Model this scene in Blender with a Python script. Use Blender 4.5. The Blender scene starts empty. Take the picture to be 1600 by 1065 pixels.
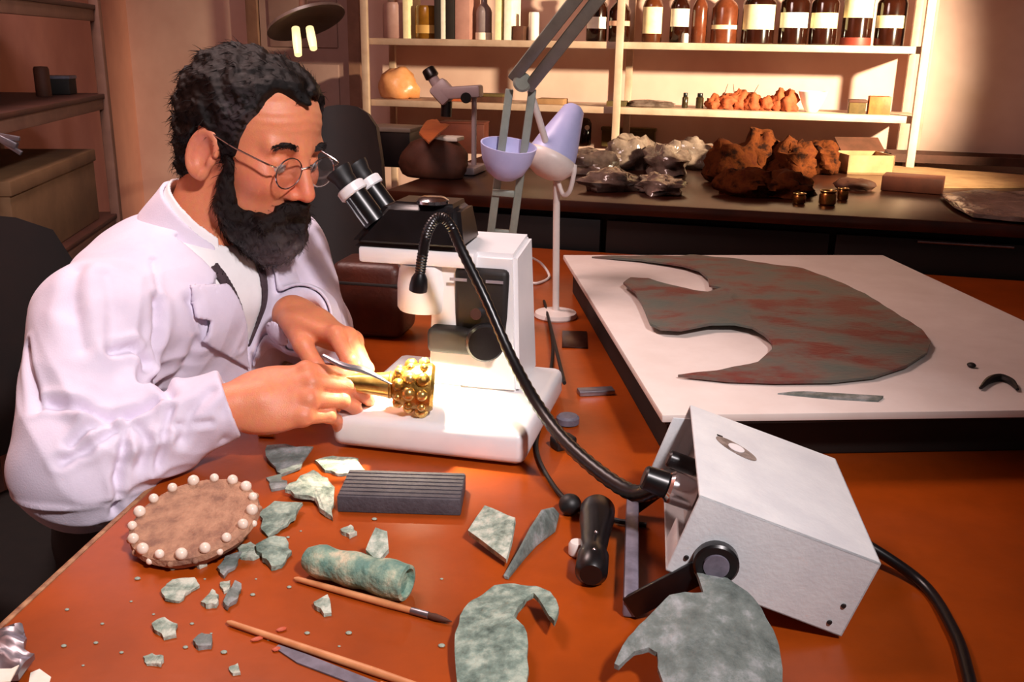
import bpy, bmesh, math, random
import numpy as np
from mathutils import Vector, Matrix

random.seed(7); np.random.seed(7)
scene = bpy.context.scene
COL = scene.collection
V = Vector
# ------------------------------------------------------------------ camera
FPX = 1500.0
PITCH, ROLL = math.radians(17.0), math.radians(1.0)
CAM = V((0, 0, 1.25))
_f = V((0, math.cos(PITCH), -math.sin(PITCH)))
_u0 = V((0, math.sin(PITCH), math.cos(PITCH)))
_R = math.cos(ROLL) * V((1, 0, 0)) + math.sin(ROLL) * _u0
_U = math.cos(ROLL) * _u0 - math.sin(ROLL) * V((1, 0, 0))
cd = bpy.data.cameras.new('camera'); cam = bpy.data.objects.new('camera', cd); COL.objects.link(cam)
cd.sensor_width = 36.0; cd.lens = 36.0 * FPX / 1600.0; cd.clip_start = 0.02; cd.clip_end = 50
cam.matrix_world = Matrix(((_R.x, _U.x, -_f.x, CAM.x), (_R.y, _U.y, -_f.y, CAM.y), (_R.z, _U.z, -_f.z, CAM.z), (0, 0, 0, 1)))
scene.camera = cam
scene.view_settings.view_transform = 'Standard'
scene.view_settings.look = 'None'
scene.view_settings.gamma = 1.0
scene.view_settings.use_curve_mapping = False
scene.view_settings.exposure = 1.3

# ------------------------------------------------------------------ world and lamps
w = bpy.data.worlds.new('world'); scene.world = w; w.use_nodes = True
w.node_tree.nodes['Background'].inputs[0].default_value = (1.0, 0.82, 0.8, 1)
w.node_tree.nodes['Background'].inputs[1].default_value = 0.025

def spot_lamp(name, loc, target, power, color, angle, blend, radius):
    l = bpy.data.lights.new(name, 'SPOT'); o = bpy.data.objects.new(name, l); COL.objects.link(o)
    l.energy = power; l.color = color; l.spot_size = math.radians(angle); l.spot_blend = blend; l.shadow_soft_size = radius
    o.location = loc
    o.rotation_euler = (V(target) - V(loc)).to_track_quat('-Z', 'Y').to_euler()
    return o
# the photographer's lamp: above and to the right of the camera, on the man and the table
spot_lamp('studio_lamp', (0.62, -0.25, 2.25), (-0.36, 1.18, 0.86), 80, (1.0, 0.90, 0.91), 56, 1.0, 0.09)
# the work lamp that washes the shelf and the rear wall from the right
spot_lamp('shelf_work_lamp', (1.75, 2.05, 1.56), (0.80, 3.5, 1.16), 260, (1.0, 0.83, 0.54), 60, 0.85, 0.04)
# unseen area fill, added overhead to brighten the left wall
_l = bpy.data.lights.new('left_wall_fill', 'AREA'); _o = bpy.data.objects.new('left_wall_fill', _l); COL.objects.link(_o)
_l.energy = 11; _l.size = 0.6; _l.color = (1.0, 0.72, 0.67); _o.location = (-0.75, 1.75, 2.4)

# ------------------------------------------------------------------ pixel rays and room frame
def ray(x, y): return _f * FPX + _R * (x - 800.0) + _U * (532.5 - y)
def Zp(x, y, z): d = ray(x, y); return CAM + d * ((z - CAM.z) / d.z)
def Yp(x, y, yy): d = ray(x, y); return CAM + d * (yy / d.y)
E1 = V((math.cos(math.radians(14.2)), -math.sin(math.radians(14.2)), 0)); E2 = V((-E1.y, E1.x, 0))
YAWR = -math.radians(14.2)
def room(s, e, z): p = E1 * s + E2 * e; return V((p.x, p.y, z))
def Ep(x, y, e): d = ray(x, y); return CAM + d * ((e - CAM.dot(E2)) / d.dot(E2))
def scoord(p): return p.dot(E1)
T = 0.75          # table top
BZ = 0.88         # bench top
BF = 2.43         # bench front
RF = 3.54         # rack front
WB = 3.86         # rear wall
S1, S2 = 1.275, 1.05

# ------------------------------------------------------------------ materials
def lin(h):
    h = h.lstrip('#'); o = []
    for i in (0, 2, 4):
        c = int(h[i:i+2], 16) / 255.0
        o.append(c / 12.92 if c <= 0.04045 else ((c + 0.055) / 1.055) ** 2.4)
    return (o[0], o[1], o[2], 1.0)
MATS = {}
def mat(name, c1, c2=None, rough=0.5, metal=0.0, scale=8.0, detail=4.0, bump=0.0, bscale=None, spec=0.5, emit=None, estr=0.0, coords='Object', c3=None, lo=0.35, hi=0.65, stretch=None, trans=0.0, sheen=0.0, sss=0.0, alpha=None, coat=0.0):
    if name in MATS: return MATS[name]
    m = bpy.data.materials.new(name); m.use_nodes = True; MATS[name] = m
    nt = m.node_tree; b = nt.nodes['Principled BSDF']
    b.inputs['Roughness'].default_value = rough; b.inputs['Metallic'].default_value = metal
    b.inputs['Specular IOR Level'].default_value = spec
    b.inputs['Base Color'].default_value = lin(c1)
    if trans: b.inputs['Transmission Weight'].default_value = trans
    if sheen: b.inputs['Sheen Weight'].default_value = sheen
    if coat: b.inputs['Coat Weight'].default_value = coat
    if sss:
        b.inputs['Subsurface Weight'].default_value = sss; b.inputs['Subsurface Scale'].default_value = 0.004
        b.inputs['Subsurface Radius'].default_value = (1.0, 0.35, 0.2)
    if alpha is not None: b.inputs['Alpha'].default_value = alpha
    if emit: b.inputs['Emission Color'].default_value = lin(emit); b.inputs['Emission Strength'].default_value = estr
    tc = nt.nodes.new('ShaderNodeTexCoord'); vec = tc.outputs[coords]
    if stretch:
        mp = nt.nodes.new('ShaderNodeMapping'); mp.inputs['Scale'].default_value = stretch
        nt.links.new(vec, mp.inputs[0]); vec = mp.outputs[0]
    if c2:
        n = nt.nodes.new('ShaderNodeTexNoise'); n.inputs['Scale'].default_value = scale; n.inputs['Detail'].default_value = detail; n.inputs['Roughness'].default_value = 0.65
        nt.links.new(vec, n.inputs['Vector'])
        r = nt.nodes.new('ShaderNodeValToRGB'); e = r.color_ramp.elements
        e[0].position = lo; e[0].color = lin(c1); e[1].position = hi; e[1].color = lin(c2)
        if c3:
            x = r.color_ramp.elements.new((lo + hi) / 2); x.color = lin(c3)
        nt.links.new(n.outputs['Fac'], r.inputs['Fac']); nt.links.new(r.outputs['Color'], b.inputs['Base Color'])
    if bump:
        n2 = nt.nodes.new('ShaderNodeTexNoise'); n2.inputs['Scale'].default_value = bscale or scale * 4; n2.inputs['Detail'].default_value = 5
        nt.links.new(vec, n2.inputs['Vector'])
        bp = nt.nodes.new('ShaderNodeBump'); bp.inputs['Strength'].default_value = bump; bp.inputs['Distance'].default_value = 0.004
        nt.links.new(n2.outputs['Fac'], bp.inputs['Height']); nt.links.new(bp.outputs['Normal'], b.inputs['Normal'])
    return m

def attr_mat(name, attr, rough=0.5, bump=0.0, bscale=200, sss=0.0, spec=0.4, noise=0.15, nscale=60):
    m = bpy.data.materials.new(name); m.use_nodes = True; nt = m.node_tree; b = nt.nodes['Principled BSDF']
    b.inputs['Roughness'].default_value = rough; b.inputs['Specular IOR Level'].default_value = spec
    a = nt.nodes.new('ShaderNodeAttribute'); a.attribute_name = attr
    n = nt.nodes.new('ShaderNodeTexNoise'); n.inputs['Scale'].default_value = nscale; n.inputs['Detail'].default_value = 3
    mx = nt.nodes.new('ShaderNodeMix'); mx.data_type = 'RGBA'; mx.blend_type = 'OVERLAY'; mx.inputs[0].default_value = noise
    nt.links.new(a.outputs['Color'], mx.inputs[6]); nt.links.new(n.outputs['Color'], mx.inputs[7]); nt.links.new(mx.outputs[2], b.inputs['Base Color'])
    if sss:
        b.inputs['Subsurface Weight'].default_value = sss; b.inputs['Subsurface Scale'].default_value = 0.005
        b.inputs['Subsurface Radius'].default_value = (1.0, 0.35, 0.2)
    if bump:
        n2 = nt.nodes.new('ShaderNodeTexNoise'); n2.inputs['Scale'].default_value = bscale; n2.inputs['Detail'].default_value = 4
        bp = nt.nodes.new('ShaderNodeBump'); bp.inputs['Strength'].default_value = bump; bp.inputs['Distance'].default_value = 0.002
        nt.links.new(n2.outputs['Fac'], bp.inputs['Height']); nt.links.new(bp.outputs['Normal'], b.inputs['Normal'])
    return m

M_wall = mat('wall_plaster', '#e2bfb2', '#d0a89c', rough=0.9, scale=2.2, bump=0.1, bscale=60)
M_wall_side = mat('wall_side_plaster', '#d99c88', '#c68b7b', rough=0.9, scale=2.0, bump=0.1, bscale=60)
M_floor = mat('floor_tiles', '#241a18', '#17110f', rough=0.6, scale=5)
M_ceil = mat('ceiling_paint', '#b7a196', '#a8948a', rough=0.95, scale=3)
M_table = mat('table_varnish', '#a9480f', '#8a3a0c', rough=0.30, scale=7, detail=9, bump=0.05, bscale=60, c3='#9a410d', lo=0.3, hi=0.7, spec=0.38)
M_tedge = mat('table_edge_wood', '#b5855c', '#6d3a1c', rough=0.6, scale=40)
M_bench_top = mat('bench_top_brown', '#3f1a0d', '#260e07', rough=0.28, scale=6)
M_bench = mat('bench_black', '#14100f', '#0c0a0a', rough=0.5, scale=6)
M_steel_paint = mat('rack_paint', '#c9ac97', '#b4957f', rough=0.5, scale=10)
M_rack_brown = mat('rack_brown_paint', '#86604e', '#745042', rough=0.6, scale=10)
M_board = mat('board_card', '#ece0d8', '#e3d5cc', rough=0.75, scale=9, bump=0.05, bscale=150)
M_dark = mat('dark_card', '#231813', '#15100d', rough=0.7, scale=10)
M_white = mat('white_enamel', '#eceaea', '#e3e0e2', rough=0.32, scale=6)
M_white_box = mat('white_crackle_enamel', '#dfe3e4', '#d2d6d9', rough=0.38, scale=18, bump=0.12, bscale=240)
M_black = mat('black_plastic', '#0b0a0b', '#141214', rough=0.32, scale=20)
M_blackm = mat('black_matte', '#0c0909', '#181110', rough=0.6, scale=20)
M_rubber = mat('black_rubber', '#0e0d0e', '#171516', rough=0.5, scale=50)
M_chrome = mat('chrome', '#d8d8dc', rough=0.16, metal=1.0)
M_steel = mat('brushed_steel', '#a9a6ae', '#87858d', rough=0.35, metal=0.85, scale=20)
M_patina = mat('bronze_patina', '#42544b', '#a9b8a8', rough=0.75, scale=55, detail=8, c3='#758a7e', bump=0.7, bscale=140, lo=0.32, hi=0.66)
M_patina_pale = mat('bronze_patina_pale', '#5b6b60', '#c6cbbb', rough=0.8, scale=70, detail=7, c3='#94a394', bump=0.7, bscale=160, lo=0.32, hi=0.62)
M_patina_grey = mat('bronze_patina_grey', '#4a5450', '#a6aaab', rough=0.55, scale=38, detail=8, c3='#6e7873', bump=0.6, bscale=120, lo=0.3, hi=0.7)
M_sheet = mat('bronze_sheet_patina', '#575f58', '#6f302a', rough=0.6, scale=8.5, detail=10, c3='#675a52', bump=0.35, bscale=90, lo=0.38, hi=0.6, stretch=(1.0, 1.6, 1.0))
M_tube = mat('bronze_tube_patina', '#cfc3a4', '#5f8578', rough=0.7, scale=34, detail=8, c3='#8fa58f', bump=0.7, bscale=130, lo=0.36, hi=0.6)
M_clay = mat('clay_disc', '#b98d70', '#85604e', rough=0.85, scale=45, detail=9, c3='#a57b61', bump=0.6, bscale=180)
M_bead = mat('ivory_bead', '#f2e2d2', '#e3cdb9', rough=0.3, scale=60)
M_gold = mat('gold_leaf', '#ecc878', '#c79a52', rough=0.28, metal=0.85, scale=70)
M_golddull = mat('gold_dull', '#8f6a2c', '#c29a4e', rough=0.38, metal=0.9, scale=80, bump=0.3, bscale=200)
M_wood = mat('light_wood', '#d99766', '#c57f50', rough=0.5, scale=30, stretch=(1, 1, 1))
M_grey = mat('grey_foam', '#4f4a50', '#3f3a40', rough=0.8, scale=50, bump=0.3, bscale=250)
M_slate = mat('slate_metal', '#7b7684', '#5d5965', rough=0.4, scale=40)
M_lampgreen = mat('lamp_arm_paint', '#8f9488', '#7c8177', rough=0.45, scale=20)
M_lilac = mat('lilac_plastic', '#c3c4ee', '#b5b8e6', rough=0.4, scale=15)
M_cream = mat('cream_plastic', '#eadfd8', '#ddd0c9', rough=0.4, scale=15)
M_amber = mat('amber_glass', '#2c0f06', '#1c0a05', rough=0.12, scale=20, spec=0.7)
M_label = mat('cream_paper_label', '#f4e6bd', '#e8d6a4', rough=0.7, scale=30)
M_labelw = mat('white_paper_label', '#f6efe2', '#e9dfcd', rough=0.7, scale=30)
M_brown = mat('brown_card', '#5b3020', '#43210f', rough=0.7, scale=12)
M_olive = mat('olive_canvas', '#6b5226', '#4a3a18', rough=0.8, scale=14)
M_orange = mat('orange_paper', '#c7682f', '#a84d1e', rough=0.6, scale=16, bump=0.4, bscale=40)
M_terra = mat('terracotta_shard', '#b3562a', '#8a3a1a', rough=0.8, scale=25, bump=0.4, bscale=80)
M_tan = mat('tan_card', '#a97f57', '#8f6845', rough=0.8, scale=12)
M_film = mat('crinkled_film', '#8d7a70', '#4f3e37', rough=0.10, scale=14, bump=0.9, bscale=40, spec=0.9)
M_bag = mat('peach_plastic_bag', '#e2a070', '#d08850', rough=0.3, scale=14, bump=0.5, bscale=30)
M_navy = mat('dark_cloth', '#15110f', '#0d0b0b', rough=0.9, scale=40)

# ------------------------------------------------------------------ object helpers
ORG = {}
def link(o, parent=None, org=None):
    COL.objects.link(o)
    if parent is not None: o.parent = parent
    ORG[o.name] = org
    return o
def tag(o, label=None, cat=None, group=None, kind=None):
    if label: o['label'] = label
    if cat: o['category'] = cat
    if group: o['group'] = group
    if kind: o['kind'] = kind
    return o
def thing(name, loc, label, cat, group=None):
    o = bpy.data.objects.new(name, None); o.empty_display_size = 0.05; o.location = loc
    link(o, None, V(loc)); return tag(o, label, cat, group)

def frame(d, up=V((0, 0, 1))):
    d = d.normalized()
    if abs(d.dot(up)) > 0.98: up = V((1, 0, 0))
    x = up.cross(d).normalized(); y = d.cross(x)
    return x, y, d

class MB:
    def __init__(s): s.v = []; s.f = []
    def add(s, vs, fs):
        n = len(s.v); s.v += [V(p) for p in vs]; s.f += [tuple(i + n for i in q) for q in fs]; return s
    def box(s, c, size, M=None, bev=0.0, seg=2):
        bm = bmesh.new(); bmesh.ops.create_cube(bm, size=1.0)
        for v in bm.verts: v.co = V((v.co.x * size[0], v.co.y * size[1], v.co.z * size[2]))
        if bev: bmesh.ops.bevel(bm, geom=list(bm.edges), offset=bev, segments=seg, affect='EDGES', profile=0.5)
        return s.bm(bm, c, M)
    def bm(s, bm, c=(0, 0, 0), M=None):
        c = V(c); bm.verts.index_update()
        vs = [((M @ v.co) if M else v.co.copy()) + c for v in bm.verts]
        fs = [[v.index for v in f.verts] for f in bm.faces]
        bm.free(); return s.add(vs, fs)
    def lathe(s, prof, o, d=V((0, 0, 1)), n=24, cap=True):
        o = V(o); x, y, d = frame(V(d)); vs = []; fs = []
        for r, h in prof:
            for k in range(n):
                a = 2 * math.pi * k / n; vs.append(o + d * h + (x * math.cos(a) + y * math.sin(a)) * r)
        for i in range(len(prof) - 1):
            for k in range(n):
                k2 = (k + 1) % n; fs.append((i * n + k, i * n + k2, (i + 1) * n + k2, (i + 1) * n + k))
        if cap:
            fs.append(tuple(reversed(range(n)))); fs.append(tuple((len(prof) - 1) * n + k for k in range(n)))
        return s.add(vs, fs)
    def cone(s, p0, p1, r0, r1=None, n=20, bev=0.0):
        p0, p1 = V(p0), V(p1); L = (p1 - p0).length; r1 = r0 if r1 is None else r1
        if bev: pr = [(r0 - bev, 0), (r0, bev), (r1, L - bev), (r1 - bev, L)]
        else: pr = [(r0, 0), (r1, L)]
        return s.lathe(pr, p0, p1 - p0, n)
    def tube(s, pts, r, n=10, cap=True):
        pts = [V(p) for p in pts]; m = len(pts); rr = r if hasattr(r, '__len__') else [r] * m
        vs = []; fs = []; x = None
        for i, p in enumerate(pts):
            d = (pts[min(i + 1, m - 1)] - pts[max(i - 1, 0)]).normalized()
            if x is None: x, y, _ = frame(d)
            else:
                x = (x - d * x.dot(d)).normalized(); y = d.cross(x)
            for k in range(n):
                a = 2 * math.pi * k / n; vs.append(p + (x * math.cos(a) + y * math.sin(a)) * rr[i])
        for i in range(m - 1):
            for k in range(n):
                k2 = (k + 1) % n; fs.append((i * n + k, i * n + k2, (i + 1) * n + k2, (i + 1) * n + k))
        if cap: fs.append(tuple(reversed(range(n)))); fs.append(tuple((m - 1) * n + k for k in range(n)))
        return s.add(vs, fs)
    def sphere(s, c, r, nu=16, nv=10, M=None):
        c = V(c); r = r if hasattr(r, '__len__') else (r, r, r)
        vs = [V((0, 0, r[2]))]
        for j in range(1, nv):
            t = math.pi * j / nv
            for k in range(nu):
                a = 2 * math.pi * k / nu; vs.append(V((r[0] * math.sin(t) * math.cos(a), r[1] * math.sin(t) * math.sin(a), r[2] * math.cos(t))))
        vs.append(V((0, 0, -r[2]))); fs = []
        for k in range(nu): fs.append((0, 1 + k, 1 + (k + 1) % nu))
        for j in range(nv - 2):
            for k in range(nu):
                a = 1 + j * nu + k; b = 1 + j * nu + (k + 1) % nu; fs.append((a, a + nu, b + nu, b))
        e = len(vs) - 1
        for k in range(nu): fs.append((e, 1 + (nv - 2) * nu + (k + 1) % nu, 1 + (nv - 2) * nu + k))
        return s.add([((M @ v) if M else v) + c for v in vs], fs)
    def prism(s, poly, z0, z1):
        n = len(poly); a = sum(poly[i][0] * poly[(i + 1) % n][1] - poly[(i + 1) % n][0] * poly[i][1] for i in range(n))
        if a < 0: poly = list(reversed(poly))
        vs = [V((p[0], p[1], z0)) for p in poly] + [V((p[0], p[1], z1)) for p in poly]
        fs = [tuple(reversed(range(n))), tuple(range(n, 2 * n))] + [(i, (i + 1) % n, n + (i + 1) % n, n + i) for i in range(n)]
        return s.add(vs, fs)
    def torus(s, c, R1, r, d=V((0, 0, 1)), n=32, m=8, sx=1.0, sy=1.0, up=V((0, 0, 1))):
        x, y, d = frame(V(d), up); c = V(c)
        pts = [c + x * (R1 * sx * math.cos(2 * math.pi * k / n)) + y * (R1 * sy * math.sin(2 * math.pi * k / n)) for k in range(n)]
        vs = []; fs = []
        for i in range(n):
            t = (pts[(i + 1) % n] - pts[i - 1]).normalized(); nx = d.cross(t)
            for k in range(m):
                a = 2 * math.pi * k / m; vs.append(pts[i] + (nx * math.cos(a) + d * math.sin(a)) * r)
        for i in range(n):
            for k in range(m):
                fs.append((i * m + k, ((i + 1) % n) * m + k, ((i + 1) % n) * m + (k + 1) % m, i * m + (k + 1) % m))
        return s.add(vs, fs)
    def build(s, name, m, parent=None, smooth=True, bev=0.0, label=None, angle=40):
        me = bpy.data.meshes.new(name)
        org = ORG.get(parent.name) if parent is not None else None
        if org is None:
            if parent is None:
                xs = [p.x for p in s.v]; ys = [p.y for p in s.v]; zs = [p.z for p in s.v]
                org = V(((min(xs) + max(xs)) / 2, (min(ys) + max(ys)) / 2, min(zs)))
            else: org = V((0, 0, 0))
        me.from_pydata([tuple(p - org) for p in s.v], [], s.f); me.update()
        bm = bmesh.new(); bm.from_mesh(me); bmesh.ops.recalc_face_normals(bm, faces=bm.faces); bm.to_mesh(me); bm.free()
        o = bpy.data.objects.new(name, me); me.materials.append(m)
        if parent is None: o.location = org
        link(o, parent, org)
        if smooth:
            me.shade_smooth()
            me.set_sharp_from_angle(angle=math.radians(angle))
        if bev:
            b = o.modifiers.new('bevel', 'BEVEL'); b.width = bev; b.segments = 2; b.limit_method = 'ANGLE'; b.angle_limit = math.radians(50)
        if label: o['label'] = label
        return o
def B(): return MB()
def rotz(a): return Matrix.Rotation(a, 3, 'Z')
def spline(pts, n=8):
    pts = [V(p) for p in pts]; out = []
    q = [pts[0] * 2 - pts[1]] + pts + [pts[-1] * 2 - pts[-2]]
    for i in range(1, len(q) - 2):
        for k in range(n):
            t = k / n; a, b, c, d = q[i-1], q[i], q[i+1], q[i+2]
            out.append(0.5 * ((2 * b) + (c - a) * t + (2 * a - 5 * b + 4 * c - d) * t * t + (3 * b - a - 3 * c + d) * t ** 3))
    out.append(pts[-1]); return out
def noise3(p, seed=0.0, f=1.0):
    x, y, z = p[0] * f + seed, p[1] * f + seed * 1.7, p[2] * f - seed * 0.6
    return (math.sin(x * 1.3 + 1.7 * math.sin(y * 0.9 + z)) + math.sin(y * 1.7 + 1.3 * math.sin(z * 1.1 + x * 0.7)) + math.sin(z * 1.9 + 1.1 * math.sin(x * 1.2))) / 3.0
def jag(pts, seed, n=3, k=0.10):
    rg_ = random.Random(seed); out = []
    for i, p in enumerate(pts):
        q = pts[(i + 1) % len(pts)]; dx, dy = q[0] - p[0], q[1] - p[1]; out.append(p)
        for j in range(1, n):
            t = (j + rg_.uniform(-0.25, 0.25)) / n; o_ = rg_.uniform(-k, k) * (1 if n else 0)
            out.append((p[0] + dx * t - dy * o_, p[1] + dy * t + dx * o_))
    return out
def sheet(name, m, outline, z, thick, parent=None, dome=0.0, rough=0.0015, cuts=2, tilt=None, label=None, seed=1.0, freq=90.0, slope=0.0):
    """a broken plate: outline of (x, y) world points, uneven upper face, real thickness, lying at height z"""
    bm = bmesh.new(); n = len(outline)
    a = sum(outline[i][0] * outline[(i + 1) % n][1] - outline[(i + 1) % n][0] * outline[i][1] for i in range(n))
    if a < 0: outline = list(reversed(outline))
    vs = [bm.verts.new((p[0], p[1], 0)) for p in outline]; bm.faces.new(vs); bm.normal_update()
    bmesh.ops.triangulate(bm, faces=bm.faces[:], ngon_method='EAR_CLIP')
    for _ in range(cuts): bmesh.ops.subdivide_edges(bm, edges=bm.edges[:], cuts=1, use_grid_fill=True)
    bmesh.ops.triangulate(bm, faces=bm.faces[:])
    cx = sum(p[0] for p in outline) / n; cy = sum(p[1] for p in outline) / n
    mr = max(math.hypot(p[0] - cx, p[1] - cy) for p in outline)
    bm.verts.ensure_lookup_table(); base = [v.co.copy() for v in bm.verts]
    r = bmesh.ops.extrude_face_region(bm, geom=bm.faces[:])
    top = [g for g in r['geom'] if isinstance(g, bmesh.types.BMVert)]
    y0_ = min(p[1] for p in outline)
    def dz(x, y): return slope * (y - y0_) + dome * max(0.0, 1 - ((x - cx) ** 2 + (y - cy) ** 2) / mr ** 2)
    for v in top: v.co.z = thick + rough * noise3((v.co.x, v.co.y, 0), seed, freq) + dz(v.co.x, v.co.y)
    tops = set(top)
    for v in bm.verts:
        if v not in tops: v.co.z = dz(v.co.x, v.co.y)
    M = None
    if tilt:
        M = Matrix.Rotation(math.radians(tilt[0]), 3, 'X') @ Matrix.Rotation(math.radians(tilt[1]), 3, 'Y')
    zs = []
    for v in bm.verts:
        q = v.co - V((cx, cy, 0)); q = (M @ q) if M else q
        v.co = q + V((cx, cy, 0)); zs.append(v.co.z)
    dzv = z - min(zs)
    for v in bm.verts: v.co.z += dzv
    b = MB(); b.bm(bm)
    return b.build(name, m, parent, True, label=label, angle=50)
def pxs(z, *pts): return [tuple(Zp(x, y, z)[:2]) for x, y in pts]

# ================================================================== THE SETTING
def struct(o): return tag(o, kind='structure')
struct(B().box((0, 2.0, -0.02), (7.0, 7.0, 0.04)).build('floor', M_floor, None, False))
struct(B().box((0, 2.0, 2.72), (7.0, 7.0, 0.04)).build('ceiling', M_ceil, None, False))
struct(B().box(room(-0.5, WB + 0.03, 1.35), (6.0, 0.06, 2.7), rotz(YAWR)).build('wall_back', M_wall, None, False))
LWD = V((-0.15, 0.988, 0)).normalized(); LWA = math.atan2(-LWD.x, LWD.y)
LWP = V((-1.43, 2.6, 0))
struct(B().box(LWP + LWD * -0.6 + V((-0.03, 0, 1.35)), (0.06, 5.2, 2.7), rotz(LWA)).build('wall_left', M_wall_side, None, False))
# door and its frame at the left of the rear wall
def doorx(px): return scoord(Ep(px, 60, WB))
d0, d1 = doorx(412), doorx(548)
dr = struct(B().box(room((d0 + d1) / 2, WB - 0.012, 1.02), (d1 - d0, 0.025, 2.04), rotz(YAWR)).build('door_1', mat('door_paint', '#a08078', '#93736b', rough=0.6, scale=5), None, False))
for (z0, z1) in ((0.12, 0.62), (0.70, 1.17), (1.235, 1.95)):
    B().box(room((d0 + d1) / 2, WB - 0.027, (z0 + z1) / 2), (d1 - d0 - 0.09, 0.012, z1 - z0), rotz(YAWR), bev=0.004).build('door_panel', MATS['door_paint'], dr)
for sgn, s in (('trim_1', d0 - 0.03), ('trim_2', d1 + 0.03)):
    struct(B().box(room(s, WB - 0.02, 1.05), (0.05, 0.04, 2.1), rotz(YAWR)).build(sgn, M_rack_brown, None, False))
struct(B().box(room((d0 + d1) / 2, WB - 0.02, 2.09), (d1 - d0 + 0.14, 0.045, 0.06), rotz(YAWR)).build('trim_3', M_rack_brown, None, False))

# ------------------------------------------------------------------ work table
tb = thing('work_table', (0.5, 1.4, 0), 'long varnished orange-brown work table covered with bronze fragments and tools', 'table')
def ledge(y): return -0.448 + (y - 0.734) * 0.11
tpoly = [(ledge(0.32), 0.32), (1.75, 0.32), (1.75, (BF - 0.02 - 1.75 * E2.x) / E2.y), (ledge(2.5), (BF - 0.02 - ledge(2.5) * E2.x) / E2.y)]
B().prism(tpoly, T - 0.035, T).build('table_top', M_table, tb, False, bev=0.002)
a, b = V((ledge(0.32), 0.32, 0)), V((tpoly[3][0], tpoly[3][1], 0))
dd = (b - a).normalized(); nn = V((-dd.y, dd.x, 0))
mm = (a + b) / 2 + nn * 0.004
B().box((mm.x, mm.y, T - 0.0185), ((b - a).length, 0.007, 0.036), rotz(math.atan2(dd.y, dd.x)), bev=0.002).build('edge_strip', M_tedge, tb, label='pale chipped wooden edge strip')
for (x, y) in ((-0.35, 0.5), (1.6, 0.5), (1.55, 1.85), (-0.18, 2.25)):
    B().box((x, y, (T - 0.035) / 2), (0.06, 0.06, T - 0.035), bev=0.004).build('leg', M_brown, tb)

# ------------------------------------------------------------------ rear bench
bs0, bs1 = scoord(Ep(608, 300, BF)), 1.35
bn = thing('laboratory_bench', room((bs0 + bs1) / 2, (BF + RF) / 2, 0), 'black-fronted laboratory bench with dark brown top along the rear wall', 'bench')
B().box(room((bs0 + bs1) / 2, (BF + RF) / 2 - 0.02, BZ - 0.015), (bs1 - bs0, RF - BF + 0.02, 0.03), rotz(YAWR), bev=0.004).build('bench_top', M_bench_top, bn)
B().box(room((bs0 + bs1) / 2, (BF + RF) / 2 + 0.02, (BZ - 0.03) / 2), (bs1 - bs0 - 0.04, RF - BF - 0.08, BZ - 0.03), rotz(YAWR)).build('body', M_bench, bn, False)
nd = 4
for k in range(nd):
    sa = bs0 + 0.03 + (bs1 - bs0 - 0.06) * k / nd; sb = bs0 + 0.03 + (bs1 - bs0 - 0.06) * (k + 1) / nd - 0.015
    dw = B().box(room((sa + sb) / 2, BF + 0.012, BZ - 0.115), (sb - sa, 0.022, 0.13), rotz(YAWR), bev=0.003).build('drawer', M_bench, bn)
    if k >= 2: B().cone(room((sa + sb) / 2 - 0.09, BF - 0.006, BZ - 0.055), room((sa + sb) / 2 + 0.12, BF - 0.006, BZ - 0.055), 0.004, n=10).build('handle', M_steel, dw, label='thin steel bar handle')

# ------------------------------------------------------------------ shelf rack on the rear wall
rs0, rs1 = scoord(Ep(572, 60, RF)), scoord(Ep(1452, 72, RF))
rk = thing('metal_shelf_rack', room((rs0 + rs1) / 2, (RF + WB) / 2, 0), 'cream metal shelf rack on the rear wall holding bottles and boxes', 'shelf')
def rbox(s, e, z, ds, de, dz, name, m, bev=0.002): return B().box(room(s, e, z), (ds, de, dz), rotz(YAWR), bev=bev).build(name, m, rk)
smid = scoord(Ep(968, 90, RF))
for s in (rs0, smid, rs1 - 0.012):
    for e in (RF - 0.012, WB - 0.05):
        rbox(s, e, 0.95, 0.026, 0.02, 1.9, 'post', M_steel_paint)
rbox(rs1 + 0.045, WB - 0.03, 0.95, 0.02, 0.02, 1.9, 'post', M_steel_paint)
for z in (S1, S2, 0.55, 1.72):
    rbox((rs0 + rs1) / 2, (RF + WB) / 2 - 0.02, z - 0.004, rs1 - rs0, WB - RF - 0.06, 0.008, 'shelf_board', M_steel_paint)
    rbox((rs0 + rs1) / 2, RF + 0.005, z - 0.012, rs1 - rs0, 0.006, 0.024, 'shelf_lip', M_steel_paint)
for z in (S1 - 0.012, S2 - 0.012):
    rbox(rs1 - 0.012, (RF + WB) / 2 - 0.02, z, 0.01, WB - RF - 0.07, 0.02, 'side_brace', M_steel_paint)

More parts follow.
